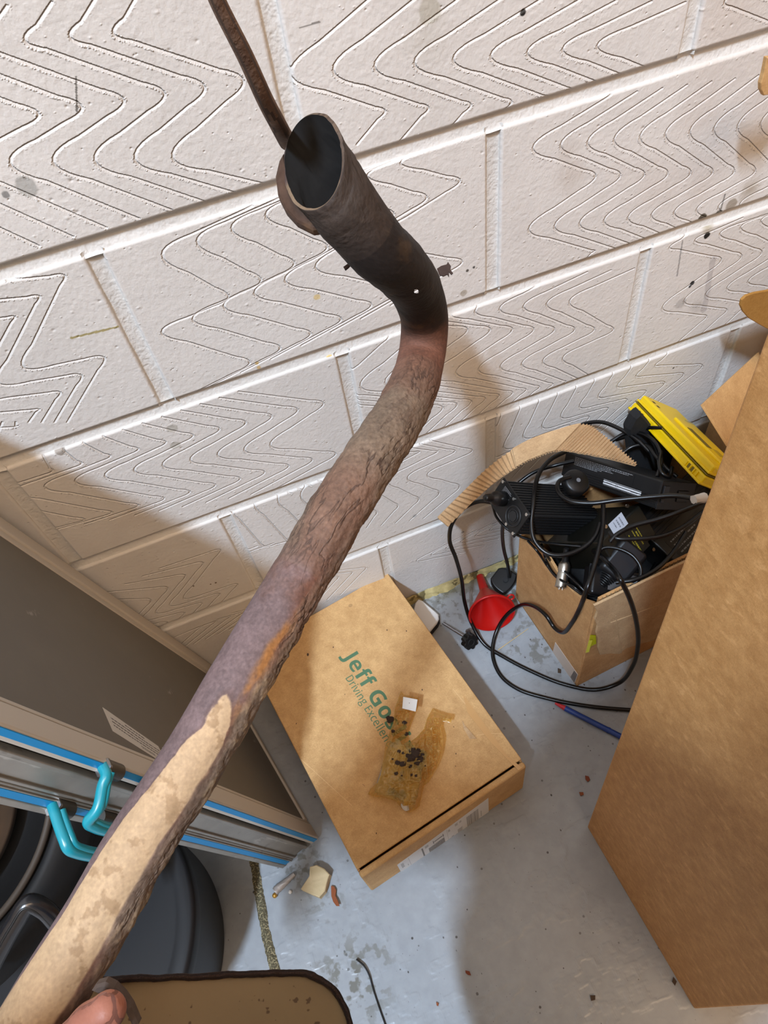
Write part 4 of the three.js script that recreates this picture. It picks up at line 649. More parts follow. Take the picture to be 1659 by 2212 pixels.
{
  // charger with a white sticker
  const [L, H, W] = [0.2197, 0.0438, 0.0739], t = placed('battery_charger', 'long black battery charger with a white sticker and rows of small print', 'charger', [0.1764, 0.335, 0.1207], [-0.3595, -0.6312, 0.007, 0.6873]);
  mesh('case', rbox(L, H, W, 0.0028, 3), std({ color: 0x141415, roughness: 0.5 }), t);
  mesh('end_plate', rbox(0.0024, H + 0.001, W + 0.001, 0.001).translate(L / 2, 0, 0), M.blackPlastic, t);
  mesh('socket', rbox(0.004, 0.018, 0.024, 0.001).translate(L / 2 + 0.001, 0.0, -0.012), std({ color: 0x070707, roughness: 0.4 }), t);
  mesh('switch', merge([rbox(0.004, 0.014, 0.012, 0.001).translate(L / 2 + 0.002, 0.008, 0.027), rbox(0.003, 0.006, 0.006, 0.001).translate(L / 2 + 0.002, -0.008, 0.03)]), std({ color: 0x242426, roughness: 0.4 }), t);
  const ribs = []; for (let i = 0; i < 5; i++) ribs.push(rbox(L - 0.004, 0.0018, 0.0014, 0.0005, 1).translate(0, -H / 2 + 0.003 + i * 0.0036, W / 2)); mesh('cooling_ribs', merge(ribs), M.blackPlastic, t);
  const Q = (x0, x1, y0, y1, m, n) => faceQuad(V(x0, y0, W / 2 + 0.0006), V(x1, y0, W / 2 + 0.0006), V(x1, y1, W / 2 + 0.0006), V(x0, y1, W / 2 + 0.0006), m, n, t);
  Q(-0.085, 0.055, -0.0005, 0.019, std({ map: printed(512, 72, '#151516', [[6, 4, 10, 500], [15, 4, 10, 470], [24, 4, 10, 330], [33, 4, 10, 350], [42, 4, 10, 260], [51, 4, 10, 220]], '#9a9a9c'), roughness: 0.5 }), 'small_print');
  Q(-0.006, 0.076, -0.0125, -0.0035, std({ map: canvasTex(256, 40, (g) => { g.fillStyle = '#dfdfe0'; g.fillRect(0, 0, 256, 40); g.fillStyle = '#8c8c90'; g.fillRect(22, 15, 40, 8); g.fillRect(190, 20, 46, 7); g.strokeStyle = '#707074'; g.lineWidth = 2; g.beginPath(); g.arc(94, 20, 9, 0, 7); g.stroke(); g.fillRect(86, 18, 16, 3); }), roughness: 0.45 }), 'white_sticker');
}
{
  // charger lying under them with a gold print
  const [L, H, W] = [0.1406, 0.0978, 0.0585], t = placed('battery_charger', 'dark olive black charger lower in the open carton with yellow print and a grey sticker', 'charger', [0.1046, 0.2804, 0.1779], [-0.1434, -0.3865, 0.6925, -0.5921]);
  mesh('case', rbox(L, H, W, 0.003, 3), std({ color: 0x13120d, roughness: 0.38 }), t);
  const Q = (z0, z1, y0, y1, m, n) => faceQuad(V(-L / 2 - 0.0005, y0, z0), V(-L / 2 - 0.0005, y0, z1), V(-L / 2 - 0.0005, y1, z1), V(-L / 2 - 0.0005, y1, z0), m, n, t);
  Q(-0.012, 0.034, -0.004, 0.026, std({ map: printed(256, 160, '#13120d', [[20, 10, 20, 150], [44, 14, 60, 200], [76, 10, 30, 120], [100, 16, 120, 230], [128, 10, 40, 160]], '#9a8a22'), roughness: 0.5 }), 'yellow_print');
  Q(-0.042, -0.02, -0.021, 0.012, std({ map: printed(128, 128, '#b9bdc6', [[30, 10, 20, 110], [56, 10, 20, 100], [84, 8, 20, 80]], '#6a6e78'), roughness: 0.5 }), 'grey_sticker');
  for (const [y, z] of [[0.027, -0.043], [-0.027, -0.043], [0.027, 0.043]]) mesh('screw', cyl(0.003, 0.003, 0.002, 14).rotateZ(Math.PI / 2).translate(-L / 2 - 0.001, y, z), M.chrome, t);
}
{
  // last charger, lying at the right end of the carton
  const c = V(0.238, 0.272, 0.205), t = thing('battery_charger', 'plain dark charger at the right end of the open carton beside the tall carton', 'charger', c); t.rotation.set(0.32, 0.35, -0.1);
  mesh('case', rbox(0.15, 0.055, 0.1, 0.004, 3), std({ color: 0x100f0d, roughness: 0.4 }), t);
  mesh('cooling_ribs', merge([0, 1, 2, 3, 4, 5].map((i) => rbox(0.146, 0.002, 0.002, 0.0006, 1).translate(0, 0.0278, -0.04 + i * 0.006))), M.blackPlastic, t);
  faceQuad(V(-0.06, 0.0279, 0.042), V(0.03, 0.0279, 0.042), V(0.03, 0.0279, 0.002), V(-0.06, 0.0279, 0.002), std({ map: printed(256, 96, '#100f0d', [[14, 6, 20, 220], [32, 6, 20, 180], [50, 6, 20, 200], [68, 6, 20, 120]], '#77787a'), roughness: 0.5 }), 'small_print', t);
}
{
  // small power adapter at the front of the carton
  const c = onY(1322, 1262, 0.275), t = thing('power_adapter', 'small black power adapter with rounded edges at the front corner of the open carton', 'power adapter', c);
  t.rotation.set(0.45, -0.55, -0.12);
  mesh('case', rbox(0.086, 0.034, 0.05, 0.006, 4), std({ color: 0x0e0e10, roughness: 0.36 }), t);
  mesh('lid_seam', rbox(0.0868, 0.0016, 0.0508, 0.0007).translate(0, 0.006, 0), M.blackMatte, t);
  mesh('rating_plate', rbox(0.05, 0.001, 0.03, 0.0004).translate(0.01, 0.0173, -0.002), std({ color: 0x55504e, roughness: 0.5 }), t);
  mesh('socket', rbox(0.016, 0.016, 0.003, 0.002).translate(-0.016, -0.002, 0.0255), M.blackMatte, t);
}
{
  // second plug-top adapter with a ribbed strain relief
  const c = onY(1342, 1212, 0.31), t = thing('plug_adapter', 'black plug adapter with a ribbed cable sleeve in the middle of the open carton', 'plug', c);
  t.rotation.set(0.5, 0.5, 0.2);
  mesh('case', rbox(0.062, 0.036, 0.05, 0.008, 4), std({ color: 0x0f0f11, roughness: 0.45 }), t);
  const ring = []; for (let i = 0; i < 6; i++) ring.push(new THREE.TorusGeometry(0.0125 - i * 0.0012, 0.0016, 10, 24).rotateY(Math.PI / 2).translate(-0.031 - i * 0.0034, 0, 0)); mesh('ribbed_sleeve', merge(ring), M.blackPlastic, t);
  mesh('face', rbox(0.05, 0.001, 0.036, 0.0004).translate(0.002, 0.0184, 0), std({ color: 0x19191c, roughness: 0.3 }), t);
}
{
  // round-shouldered plug lying on the first charger
  const c = onY(1243, 1043, 0.385), t = thing('round_plug', 'black round plug lying on the ribbed charger', 'plug', c);
  const g = new THREE.LatheGeometry([[0, -0.009], [0.019, -0.009], [0.0215, -0.006], [0.0215, 0.004], [0.018, 0.009], [0.006, 0.0105], [0, 0.0105]].map((p) => new THREE.Vector2(...p)), 36); t.rotation.set(0.35, 0, -0.2);
  mesh('body', g, M.blackPlastic, t);
  mesh('fuse_dot', cyl(0.0035, 0.0035, 0.001, 14).translate(0, 0.0108, 0), std({ color: 0x707074, roughness: 0.5 }), t);
}
{
  // silver microphone-type connector hanging over the side of the carton
  const a = onX(1221, 1212, 0.03), b = onX(1211, 1268, 0.006), t = thing('cable_connector', 'silver three pin cable connector hanging over the side of the open carton', 'connector', b.clone());
  const L = a.distanceTo(b), prof = [[0, 0], [0.0086, 0], [0.0092, 0.001], [0.0092, L * 0.5], [0.0084, L * 0.53], [0.0084, L * 0.6], [0.0094, L * 0.63], [0.0094, L * 0.84], [0.0082, L * 0.9], [0.0058, L], [0, L]].map((p) => new THREE.Vector2(...p));
  const shell = new THREE.LatheGeometry(prof.slice(1), 36); mesh('shell', along(shell, b, a), M.nickel, t);
  const face = merge([cyl(0.0075, 0.0075, 0.002, 28)]); mesh('insert', along(face, b, a), std({ color: 0x3a342c, roughness: 0.5 }), t);
  for (let k = 0; k < 3; k++) { const g = cyl(0.0013, 0.0013, 0.005, 10).translate(0.0035 * Math.cos(k * 2.1 + 0.5), -0.002, 0.0035 * Math.sin(k * 2.1 + 0.5)); mesh('pin', along(g, b, a), M.chrome, t); }
  mesh('end_ring', along(new THREE.TorusGeometry(0.0088, 0.0011, 10, 36).rotateX(Math.PI / 2), b, a), M.chrome, t);
  const bs = a.clone().add(V(0.006, 0.02, -0.01)); mesh('cable_boot', rod(a.clone().lerp(b, 0.05), bs, 0.006, 0.0042, 20), M.blackPlastic, t);
  rebase(t);
}
{
  // yellow plastic case pushed in at the back
  const [L, H, W] = [0.2322, 0.033, 0.085], t = placed('yellow_case', 'bright yellow plastic case with moulded ribs standing in the back of the open carton', 'plastic case', [0.2718, 0.3926, 0.1369], [-0.2917, -0.7435, -0.1515, 0.5824]);
  const ym = std({ color: 0xe6c403, roughness: 0.4, bumpMap: kraftBump, bumpScale: 0.0003 }), yd = std({ color: 0x6e5d05, roughness: 0.6 });
  mesh('lower_half', merge([rbox(L, 0.014, W, 0.003, 3).translate(0, -0.0095, 0), rbox(L + 0.002, 0.004, W + 0.004, 0.0015).translate(0, -0.0155, 0.001)]), ym, t);
  mesh('upper_half', merge([rbox(L - 0.006, 0.014, W - 0.006, 0.004, 3).translate(0, 0.0085, -0.001), rbox(L - 0.002, 0.0035, W - 0.002, 0.0015).translate(0, 0.0032, 0)]), ym, t);
  mesh('parting_line', rbox(L - 0.002, 0.0022, W - 0.001, 0.0008).translate(0, -0.0005, 0), yd, t);
  const ribs = []; for (const x of [-0.1, -0.092, -0.082, -0.072, 0.07, 0.082, 0.092, 0.1]) ribs.push(rbox(0.0026, 0.0085, 0.003, 0.0008, 1).translate(x, -0.0095, W / 2 + 0.001)); mesh('moulded_ribs', merge(ribs), ym, t);
  for (const x of [-0.087, -0.077, 0.087, 0.077]) mesh('recess', rbox(0.006, 0.007, 0.001, 0.0003).translate(x, -0.0095, W / 2 + 0.0003), yd, t);
  for (const x of [-0.09, -0.075]) mesh('latch_hole', rbox(0.007, 0.0006, 0.005, 0.0002).translate(x, 0.0156, W / 2 - 0.014), std({ color: 0x30280a, roughness: 0.7 }), t);
  mesh('raised_panel', rbox(0.14, 0.006, 0.045, 0.0028, 3).translate(0.025, 0.0165, -0.008), ym, t);
  mesh('finger_groove', rbox(0.06, 0.0012, 0.01, 0.0005).translate(0.02, 0.0198, 0.006), yd, t);
  mesh('label_recess', rbox(0.022, 0.001, 0.012, 0.0004).translate(0.06, 0.0197, -0.006), std({ color: 0xb69c05, roughness: 0.5 }), t);
  mesh('film_window', rbox(0.13, 0.0008, 0.018, 0.0003).translate(0.0, 0.0158, -0.034), std({ color: 0xa7984a, roughness: 0.3 }), t);
}
{
  // black fabric pouch behind the cables
  const q = [[1358, 930], [1372, 905], [1386, 893], [1400, 908], [1450, 975], [1500, 1050], [1420, 1050], [1365, 1000]].map(([u, v]) => onZ(u, v, 0.085));
  const t = thing('black_pouch', 'black fabric pouch with a corner sticking up beside the yellow case', 'pouch', q[0].clone());
  mesh('pouch', slab(q, 0.02, 0.004, V(0, 0, 1)), std({ color: 0x121214, roughness: 0.85, bumpMap: kraftBump, bumpScale: 0.001 }), t); rebase(t);
}
// ---- cables
const CABLES = [
  ['thick black mains lead looping from the fan charger to the floor and round the carton', 0.0037, [[1068, 1086, 0.338], [1036, 1083, 0.336], [1003, 1097, 0.325], [977, 1130, 0.30], [971, 1166, 0.26], [985, 1207, 0.2], [997, 1252, 0.13], [1004, 1302, 0.07], [1019, 1347, 0.028], [1046, 1391, 0.006], [1090, 1420, 0.004], [1150, 1451, 0.004], [1215, 1477, 0.004], [1285, 1490, 0.006], [1336, 1476, 0.02], [1366, 1440, 0.335, 1], [1378, 1395, 0.335, 1], [1374, 1340, 0.333, 1], [1358, 1288, 0.328, 1], [1340, 1252, 0.318, 1], [1318, 1222, 0.345], [1296, 1200, 0.34], [1282, 1190, 0.32]]],
  ['thick black lead over the carton side and along the floor to the tall carton', 0.0037, [[1303, 1090, 0.37], [1303, 1130, 0.366], [1296, 1175, 0.36], [1283, 1225, 0.352], [1268, 1272, 0.012, 2], [1252, 1315, 0.008, 2], [1236, 1345, 0.004, 2], [1215, 1366, 0.002, 2], [1197, 1355, 0.0, 2], [1180, 1330, -0.004, 2], [1152, 1309, -0.006, 2], [1122, 1309, 0.07], [1095, 1328, 0.045], [1075, 1358, 0.02], [1065, 1392, 0.008], [1066, 1425, 0.0045], [1084, 1462, 0.004], [1120, 1489, 0.004], [1180, 1508, 0.004], [1260, 1524, 0.004], [1350, 1533, 0.004], [1430, 1536, 0.004]]],
  ['black lead coiled in a wide loop on top of the ribbed charger', 0.0036, [[1222, 975, 0.39], [1190, 992, 0.392], [1166, 1020, 0.392], [1156, 1052, 0.39], [1152, 1090, 0.385], [1148, 1130, 0.372], [1155, 1168, 0.36], [1182, 1195, 0.352], [1218, 1199, 0.35], [1258, 1184, 0.352], [1284, 1160, 0.358], [1296, 1130, 0.364]]],
  ['black lead curving across the front of the stickered charger to a white tag', 0.0036, [[1232, 1030, 0.4], [1208, 1040, 0.402], [1206, 1062, 0.405], [1228, 1081, 0.408], [1275, 1087, 0.412], [1335, 1080, 0.42], [1400, 1074, 0.43], [1460, 1071, 0.44], [1504, 1077, 0.445]]],
  ['black lead running to the right below the stickered charger', 0.0034, [[1318, 1170, 0.385], [1332, 1155, 0.39], [1368, 1136, 0.395], [1420, 1122, 0.4], [1478, 1102, 0.41], [1530, 1080, 0.42]]],
  ['black lead in a flat bend over the yellow print of the olive charger', 0.0032, [[1316, 1150, 0.386], [1330, 1162, 0.388], [1372, 1164, 0.388], [1430, 1158, 0.388], [1476, 1138, 0.392], [1520, 1105, 0.4]]],
  ['thin black wire under the fan end plate', 0.0022, [[1064, 1092, 0.33], [1073, 1118, 0.305], [1096, 1143, 0.29], [1135, 1163, 0.285], [1200, 1175, 0.3], [1262, 1181, 0.31]]],
  ['thin black wire over the torn side edge, upper of three', 0.0021, [[1150, 1168, 0.3], [1172, 1190, 0.3], [1196, 1218, 0.022, 2], [1222, 1236, 0.02, 2], [1248, 1262, 0.02, 2], [1268, 1282, 0.026, 2]]],
  ['thin black wire over the torn side edge, middle of three', 0.0021, [[1140, 1168, 0.29], [1160, 1190, 0.29], [1182, 1222, 0.012, 2], [1200, 1245, 0.01, 2], [1226, 1262, 0.012, 2], [1256, 1284, 0.022, 2]]],
  ['thin black wire over the torn side edge, lowest of three', 0.0021, [[1170, 1176, 0.3], [1178, 1205, 0.014, 2], [1194, 1236, 0.008, 2], [1216, 1256, 0.009, 2], [1240, 1268, 0.014, 2], [1262, 1286, 0.024, 2]]],
  ['thin glossy black lead arching over the ribbed plug adapter', 0.0027, [[1287, 1196, 0.345], [1306, 1183, 0.35], [1338, 1186, 0.35], [1368, 1202, 0.346], [1384, 1228, 0.338], [1380, 1252, 0.33], [1352, 1268, 0.32]]],
  ['black lead leaving the carton over its front rim at the right', 0.0034, [[1330, 1258, 0.33], [1372, 1252, 0.334], [1414, 1232, 0.336], [1450, 1198, 0.34], [1482, 1150, 0.35]]],
  ['black lead arching behind the torn flap against the wall', 0.0034, [[1240, 925, 0.36], [1268, 914, 0.375], [1300, 912, 0.385], [1338, 926, 0.39], [1376, 950, 0.39], [1402, 975, 0.385]]],
  ['black lead coiled beside the yellow case, outer turn', 0.0032, [[1318, 955, 0.37], [1352, 936, 0.385], [1390, 938, 0.395], [1420, 962, 0.4], [1428, 1000, 0.4], [1420, 1030, 0.395]]],
  ['black lead coiled beside the yellow case, inner turn', 0.0032, [[1338, 985, 0.37], [1366, 965, 0.38], [1396, 962, 0.388], [1416, 985, 0.392], [1440, 1012, 0.392], [1462, 1030, 0.39]]],
  ['black lead crossing diagonally in front of the black pouch', 0.0032, [[1330, 950, 0.36], [1362, 940, 0.375], [1398, 925, 0.395], [1432, 925, 0.41]]],
  ['black lead standing up between the torn flap and the yellow case', 0.0032, [[1428, 975, 0.4], [1424, 1000, 0.405], [1430, 1022, 0.405], [1446, 1030, 0.4], [1452, 1010, 0.395]]],
  ['black lead hanging beside the carton down to a three pin plug', 0.0034, [[1088, 1118, 0.3], [1085, 1150, 0.24], [1088, 1185, 0.17], [1097, 1222, 0.09], [1100, 1246, 0.038]]],
  ['black lead tucked under the ribbed charger by the torn flap', 0.0032, [[1100, 1060, 0.31], [1150, 1022, 0.33], [1196, 1006, 0.345], [1240, 996, 0.35]]],
  ['black lead sunk low in the carton below the power adapter', 0.0032, [[1290, 1280, 0.255], [1330, 1288, 0.25], [1372, 1272, 0.25], [1400, 1245, 0.25], [1418, 1215, 0.25]]],
];
for (const [label, r, pts] of CABLES) {
  const P = pts.map(pt), o = tag(mesh('power_cable', tube(P, r, Math.max(60, pts.length * 14), 12), M.cable), label, 'cable', 'black leads of the chargers in the open carton');
}
{ // white cable tag
  const p = onY(1510, 1077, 0.447), t = thing('cable_tag', 'small white paper tag wrapped round a black lead by the tall carton', 'tag', p);
  const g = new THREE.CylinderGeometry(0.0065, 0.0075, 0.02, 8, 3); const q = g.attributes.position; for (let i = 0; i < q.count; i++) q.setXYZ(i, q.getX(i) * (1 + 0.4 * (N1(6, i * 31, 7) - 0.5)), q.getY(i), q.getZ(i) * (1 + 0.4 * (N1(6, i * 17, 90) - 0.5))); g.computeVertexNormals(); g.rotateZ(1.3);
  mesh('paper_wrap', g, M.paper, t);
}
{ // dark jumble that fills the carton under the visible things: folded foam bag
  const c = FLc.clone().add(V(0.145, 0.126, -0.108)), g = new THREE.SphereGeometry(1, 48, 32), p = g.attributes.position;
  for (let i = 0; i < p.count; i++) { const x = p.getX(i), y = p.getY(i), z = p.getZ(i), k = 1 + 0.12 * (fbm(x * 60 + 200, y * 60 + z * 80 + 200, 1, 4) - 0.5), s = (q) => Math.sign(q) * Math.pow(Math.abs(q), 0.35); p.setXYZ(i, s(x) * 0.128 * k, s(y) * 0.118 * k, s(z) * 0.088 * k); }
  g.computeVertexNormals(); boxUV(g, 0.2);
  const t = thing('black_bag', 'black crumpled bag filling the bottom of the open carton under the chargers', 'bag', c); mesh('bag', g, std({ color: 0x09090a, roughness: 0.6 }), t);
}
{ // three pin plug on the floor by the wall
  const c = onY(1088, 1254, 0.022), t = thing('mains_plug', 'black three pin mains plug lying on the floor between the red funnel and the carton', 'plug', c);
  t.rotation.set(0.2, 0.5, 0.1);
  const s = new THREE.Shape(); s.moveTo(-0.022, -0.014); s.quadraticCurveTo(-0.024, 0.012, -0.012, 0.02); s.lineTo(0.012, 0.02); s.quadraticCurveTo(0.024, 0.012, 0.022, -0.014); s.quadraticCurveTo(0, -0.024, -0.022, -0.014);
  const g = new THREE.ExtrudeGeometry(s, { depth: 0.016, bevelEnabled: true, bevelSize: 0.003, bevelThickness: 0.004, bevelSegments: 3, curveSegments: 12 }); g.rotateX(-Math.PI / 2).translate(0, -0.012, 0);
  mesh('body', g, M.blackPlastic, t);
  for (const [x, z] of [[-0.011, 0.004], [0.011, 0.004], [0, -0.012]]) mesh('pin', rbox(0.004, 0.017, 0.0065, 0.001).rotateX(0).translate(x, -0.024 + 0.004, z), std({ color: 0xb99f7a, roughness: 0.35, metalness: 0.7 }), t);
  mesh('screw_boss', cyl(0.005, 0.005, 0.002, 18).translate(0, 0.0125, 0.004), M.blackMatte, t);
}
{ // red funnel lying on its side
  const m = onY(1063, 1326, 0.0465), tip = onY(1037, 1246, 0.011), t = thing('funnel', 'red plastic funnel lying on its side on the grey floor', 'funnel', m.clone().setY(0));
  const L = m.distanceTo(tip), R = 0.0455, prof = [[R - 0.0022, 0.001], [R, 0], [R + 0.0012, 0.002], [R, 0.006], [R - 0.002, 0.008], [0.0125, L * 0.56], [0.0098, L * 0.62], [0.0078, L], [0.0062, L], [0.0082, L * 0.62], [0.011, L * 0.55], [R - 0.005, 0.009], [R - 0.0022, 0.001]].map((p) => new THREE.Vector2(...p));
  const red = phys({ color: 0xc0120c, roughness: 0.34, transmission: 0.12, thickness: 0, side: THREE.DoubleSide });
  mesh('cone', along(new THREE.LatheGeometry(prof, 64), m, tip), red, t);
  const up = V(0.75, 0.45, -0.1).normalize(), ax = tip.clone().sub(m).normalize(); up.addScaledVector(ax, -up.dot(ax)).normalize();
  const k = m.clone().addScaledVector(up, R + 0.004).addScaledVector(ax, 0.006); const ring = new THREE.TorusGeometry(0.006, 0.0018, 10, 28); ring.applyQuaternion(new THREE.Quaternion().setFromUnitVectors(V(0, 0, 1), ax)).translate(k.x, k.y, k.z); mesh('hanging_loop', ring, red, t);
  rebase(t);
}
{ // clamping knob with its bolt
  const a = onY(957, 1346, 0.006), b = onY(1001, 1374, 0.014), c = onY(1014, 1385, 0.0155), t = thing('clamp_knob', 'black lobed plastic knob with a steel bolt lying on the floor by the flat carton', 'knob', c.clone().setY(0));
  mesh('bolt', rod(b, a, 0.0028, 0.0028, 18), M.zinc, t);
  const th = []; const n = 22; for (let i = 0; i < n; i++) { const p = a.clone().lerp(b, 0.02 + 0.6 * i / n); th.push(new THREE.TorusGeometry(0.0028, 0.0004, 6, 18).applyQuaternion(new THREE.Quaternion().setFromUnitVectors(V(0, 0, 1), b.clone().sub(a).normalize())).translate(p.x, p.y, p.z)); } mesh('thread', merge(th), M.zinc, t);
  const s = new THREE.Shape(); for (let i = 0; i <= 96; i++) { const w = i / 96 * 2 * Math.PI, r = 0.0138 + 0.0016 * Math.cos(8 * w); i ? s.lineTo(r * Math.cos(w), r * Math.sin(w)) : s.moveTo(r * Math.cos(w), r * Math.sin(w)); }
  const g = new THREE.ExtrudeGeometry(s, { depth: 0.01, bevelEnabled: true, bevelSize: 0.0012, bevelThickness: 0.002, bevelSegments: 3 }); g.translate(0, 0, -0.005);
  const ax = b.clone().sub(a).normalize().add(V(-0.05, 0.75, 0.55)).normalize(); g.applyQuaternion(new THREE.Quaternion().setFromUnitVectors(V(0, 0, 1), ax)).translate(c.x, c.y, c.z); mesh('knob', g, M.blackPlastic, t);
  const h = cyl(0.006, 0.007, 0.012, 24); mesh('hub', along(h, c.clone().lerp(b, 0.3), b), M.blackPlastic, t); mesh('cap', new THREE.TorusGeometry(0.0065, 0.001, 8, 28).applyQuaternion(new THREE.Quaternion().setFromUnitVectors(V(0, 0, 1), ax)).translate(c.x + ax.x * 0.007, c.y + ax.y * 0.007, c.z + ax.z * 0.007), M.blackMatte, t);
  mesh('nut', along(cyl(0.005, 0.005, 0.005, 6), onY(1011, 1364, 0.024), onY(1012, 1358, 0.03)), M.zinc, t);
  rebase(t);
}
{ // white slab with a black edge, half under the flat carton's shadow
  const o = [[888, 1340], [897, 1302], [904, 1294], [912, 1297], [940, 1320], [947, 1327], [948, 1336], [944, 1345], [924, 1369], [910, 1385], [880, 1350]].map(([u, v]) => onY(u, v, 0.02));
  const t = thing('white_tray', 'white plastic tray with rounded corner and black edge beside the flat carton at the wall', 'tray', o[0].clone().setY(0));
  mesh('tray', slab(o, 0.007, 0.0018, V(0, 1, 0)), M.white, t);
  const c = o.reduce((s, p) => s.add(p), V()).divideScalar(o.length); mesh('edge', slab(o.map((p) => p.clone().sub(c).multiplyScalar(1.045).add(c).setY(0.0128)), 0.0125, 0.001, V(0, 1, 0)), M.blackMatte, t); rebase(t);
}
{ // pen
  const a = onY(1199, 1519, 0.0052), d = onY(1335, 1588, 0.0052).sub(a).normalize(), t = thing('pen', 'blue ballpoint pen with a red tip on the floor by the tall carton', 'pen', a.clone().setY(0));
  const P = (k) => a.clone().addScaledVector(d, k), blue = std({ color: 0x1c3f8f, roughness: 0.35 });
  mesh('tip', rod(P(0), P(0.02), 0.0018, 0.0048, 24), std({ color: 0xc22a33, roughness: 0.4 }), t);
  mesh('barrel', rod(P(0.0195), P(0.135), 0.005, 0.005, 24), blue, t);
  mesh('grip_ring', rod(P(0.1), P(0.104), 0.0056, 0.0056, 24), blue, t);
  mesh('end_button', rod(P(0.135), P(0.145), 0.003, 0.0026, 16), blue, t);
  const n = V(0, 1, 0), sd = V().crossVectors(d, n).normalize(), q = (k, s) => P(k).addScaledVector(sd, s).addScaledVector(n, 0.00495); mesh('printed_text', quadGeo(q(0.034, 0.0012), q(0.082, 0.0012), q(0.082, -0.0012), q(0.034, -0.0012)), std({ map: printed(256, 16, '#1c3f8f', [[4, 8, 4, 250]], '#7d90c4'), roughness: 0.4 }), t);
  rebase(t);
}

// ---------------------------------------------------------------- the person holding the exhaust (only the thumb is in the picture; the body shades the floor)
function blob(chains, res, kDefault, pad = 0.05) { // one smooth surface round tapered capsules
  const caps = []; for (const { p, k } of chains) for (let i = 0; i + 1 < p.length; i++) caps.push({ a: p[i][0], b: p[i + 1][0], ra: p[i][1], rb: p[i + 1][1], k: k ?? kDefault });
  const lo = V(9, 9, 9), hi = V(-9, -9, -9); for (const c of caps) for (const q of [c.a, c.b]) { lo.min(q); hi.max(q); }
  lo.subScalar(pad); hi.addScalar(pad);
  const size = Math.max(hi.x - lo.x, hi.y - lo.y, hi.z - lo.z), mid = lo.clone().add(hi).multiplyScalar(0.5), h = res / 2;
  const mc = new MarchingCubes(res, new THREE.MeshStandardMaterial(), false, false, 300000); mc.isolation = 0;
  for (let z = 0; z < res; z++) for (let y = 0; y < res; y++) for (let x = 0; x < res; x++) {
    const X = (x - h) / h * size / 2 + mid.x, Y = (y - h) / h * size / 2 + mid.y, Z = (z - h) / h * size / 2 + mid.z; let d = 1;
    for (const c of caps) { const ex = c.b.x - c.a.x, ey = c.b.y - c.a.y, ez = c.b.z - c.a.z, t = clamp(((X - c.a.x) * ex + (Y - c.a.y) * ey + (Z - c.a.z) * ez) / (ex * ex + ey * ey + ez * ez)); const e = Math.hypot(X - c.a.x - t * ex, Y - c.a.y - t * ey, Z - c.a.z - t * ez) - lerp(c.ra, c.rb, t), k = c.k, w = Math.max(k - Math.abs(d - e), 0) / k; d = Math.min(d, e) - w * w * k * 0.25; }
    mc.field[z * res * res + y * res + x] = -d;
  }
  mc.update();
  const g = new THREE.BufferGeometry(); g.setAttribute('position', new THREE.BufferAttribute(mc.positionArray.slice(0, mc.count * 3), 3)); g.setAttribute('normal', new THREE.BufferAttribute(mc.normalArray.slice(0, mc.count * 3), 3));
  g.scale(size / 2, size / 2, size / 2).translate(mid.x, mid.y, mid.z); return boxUV(g, 0.12);
}
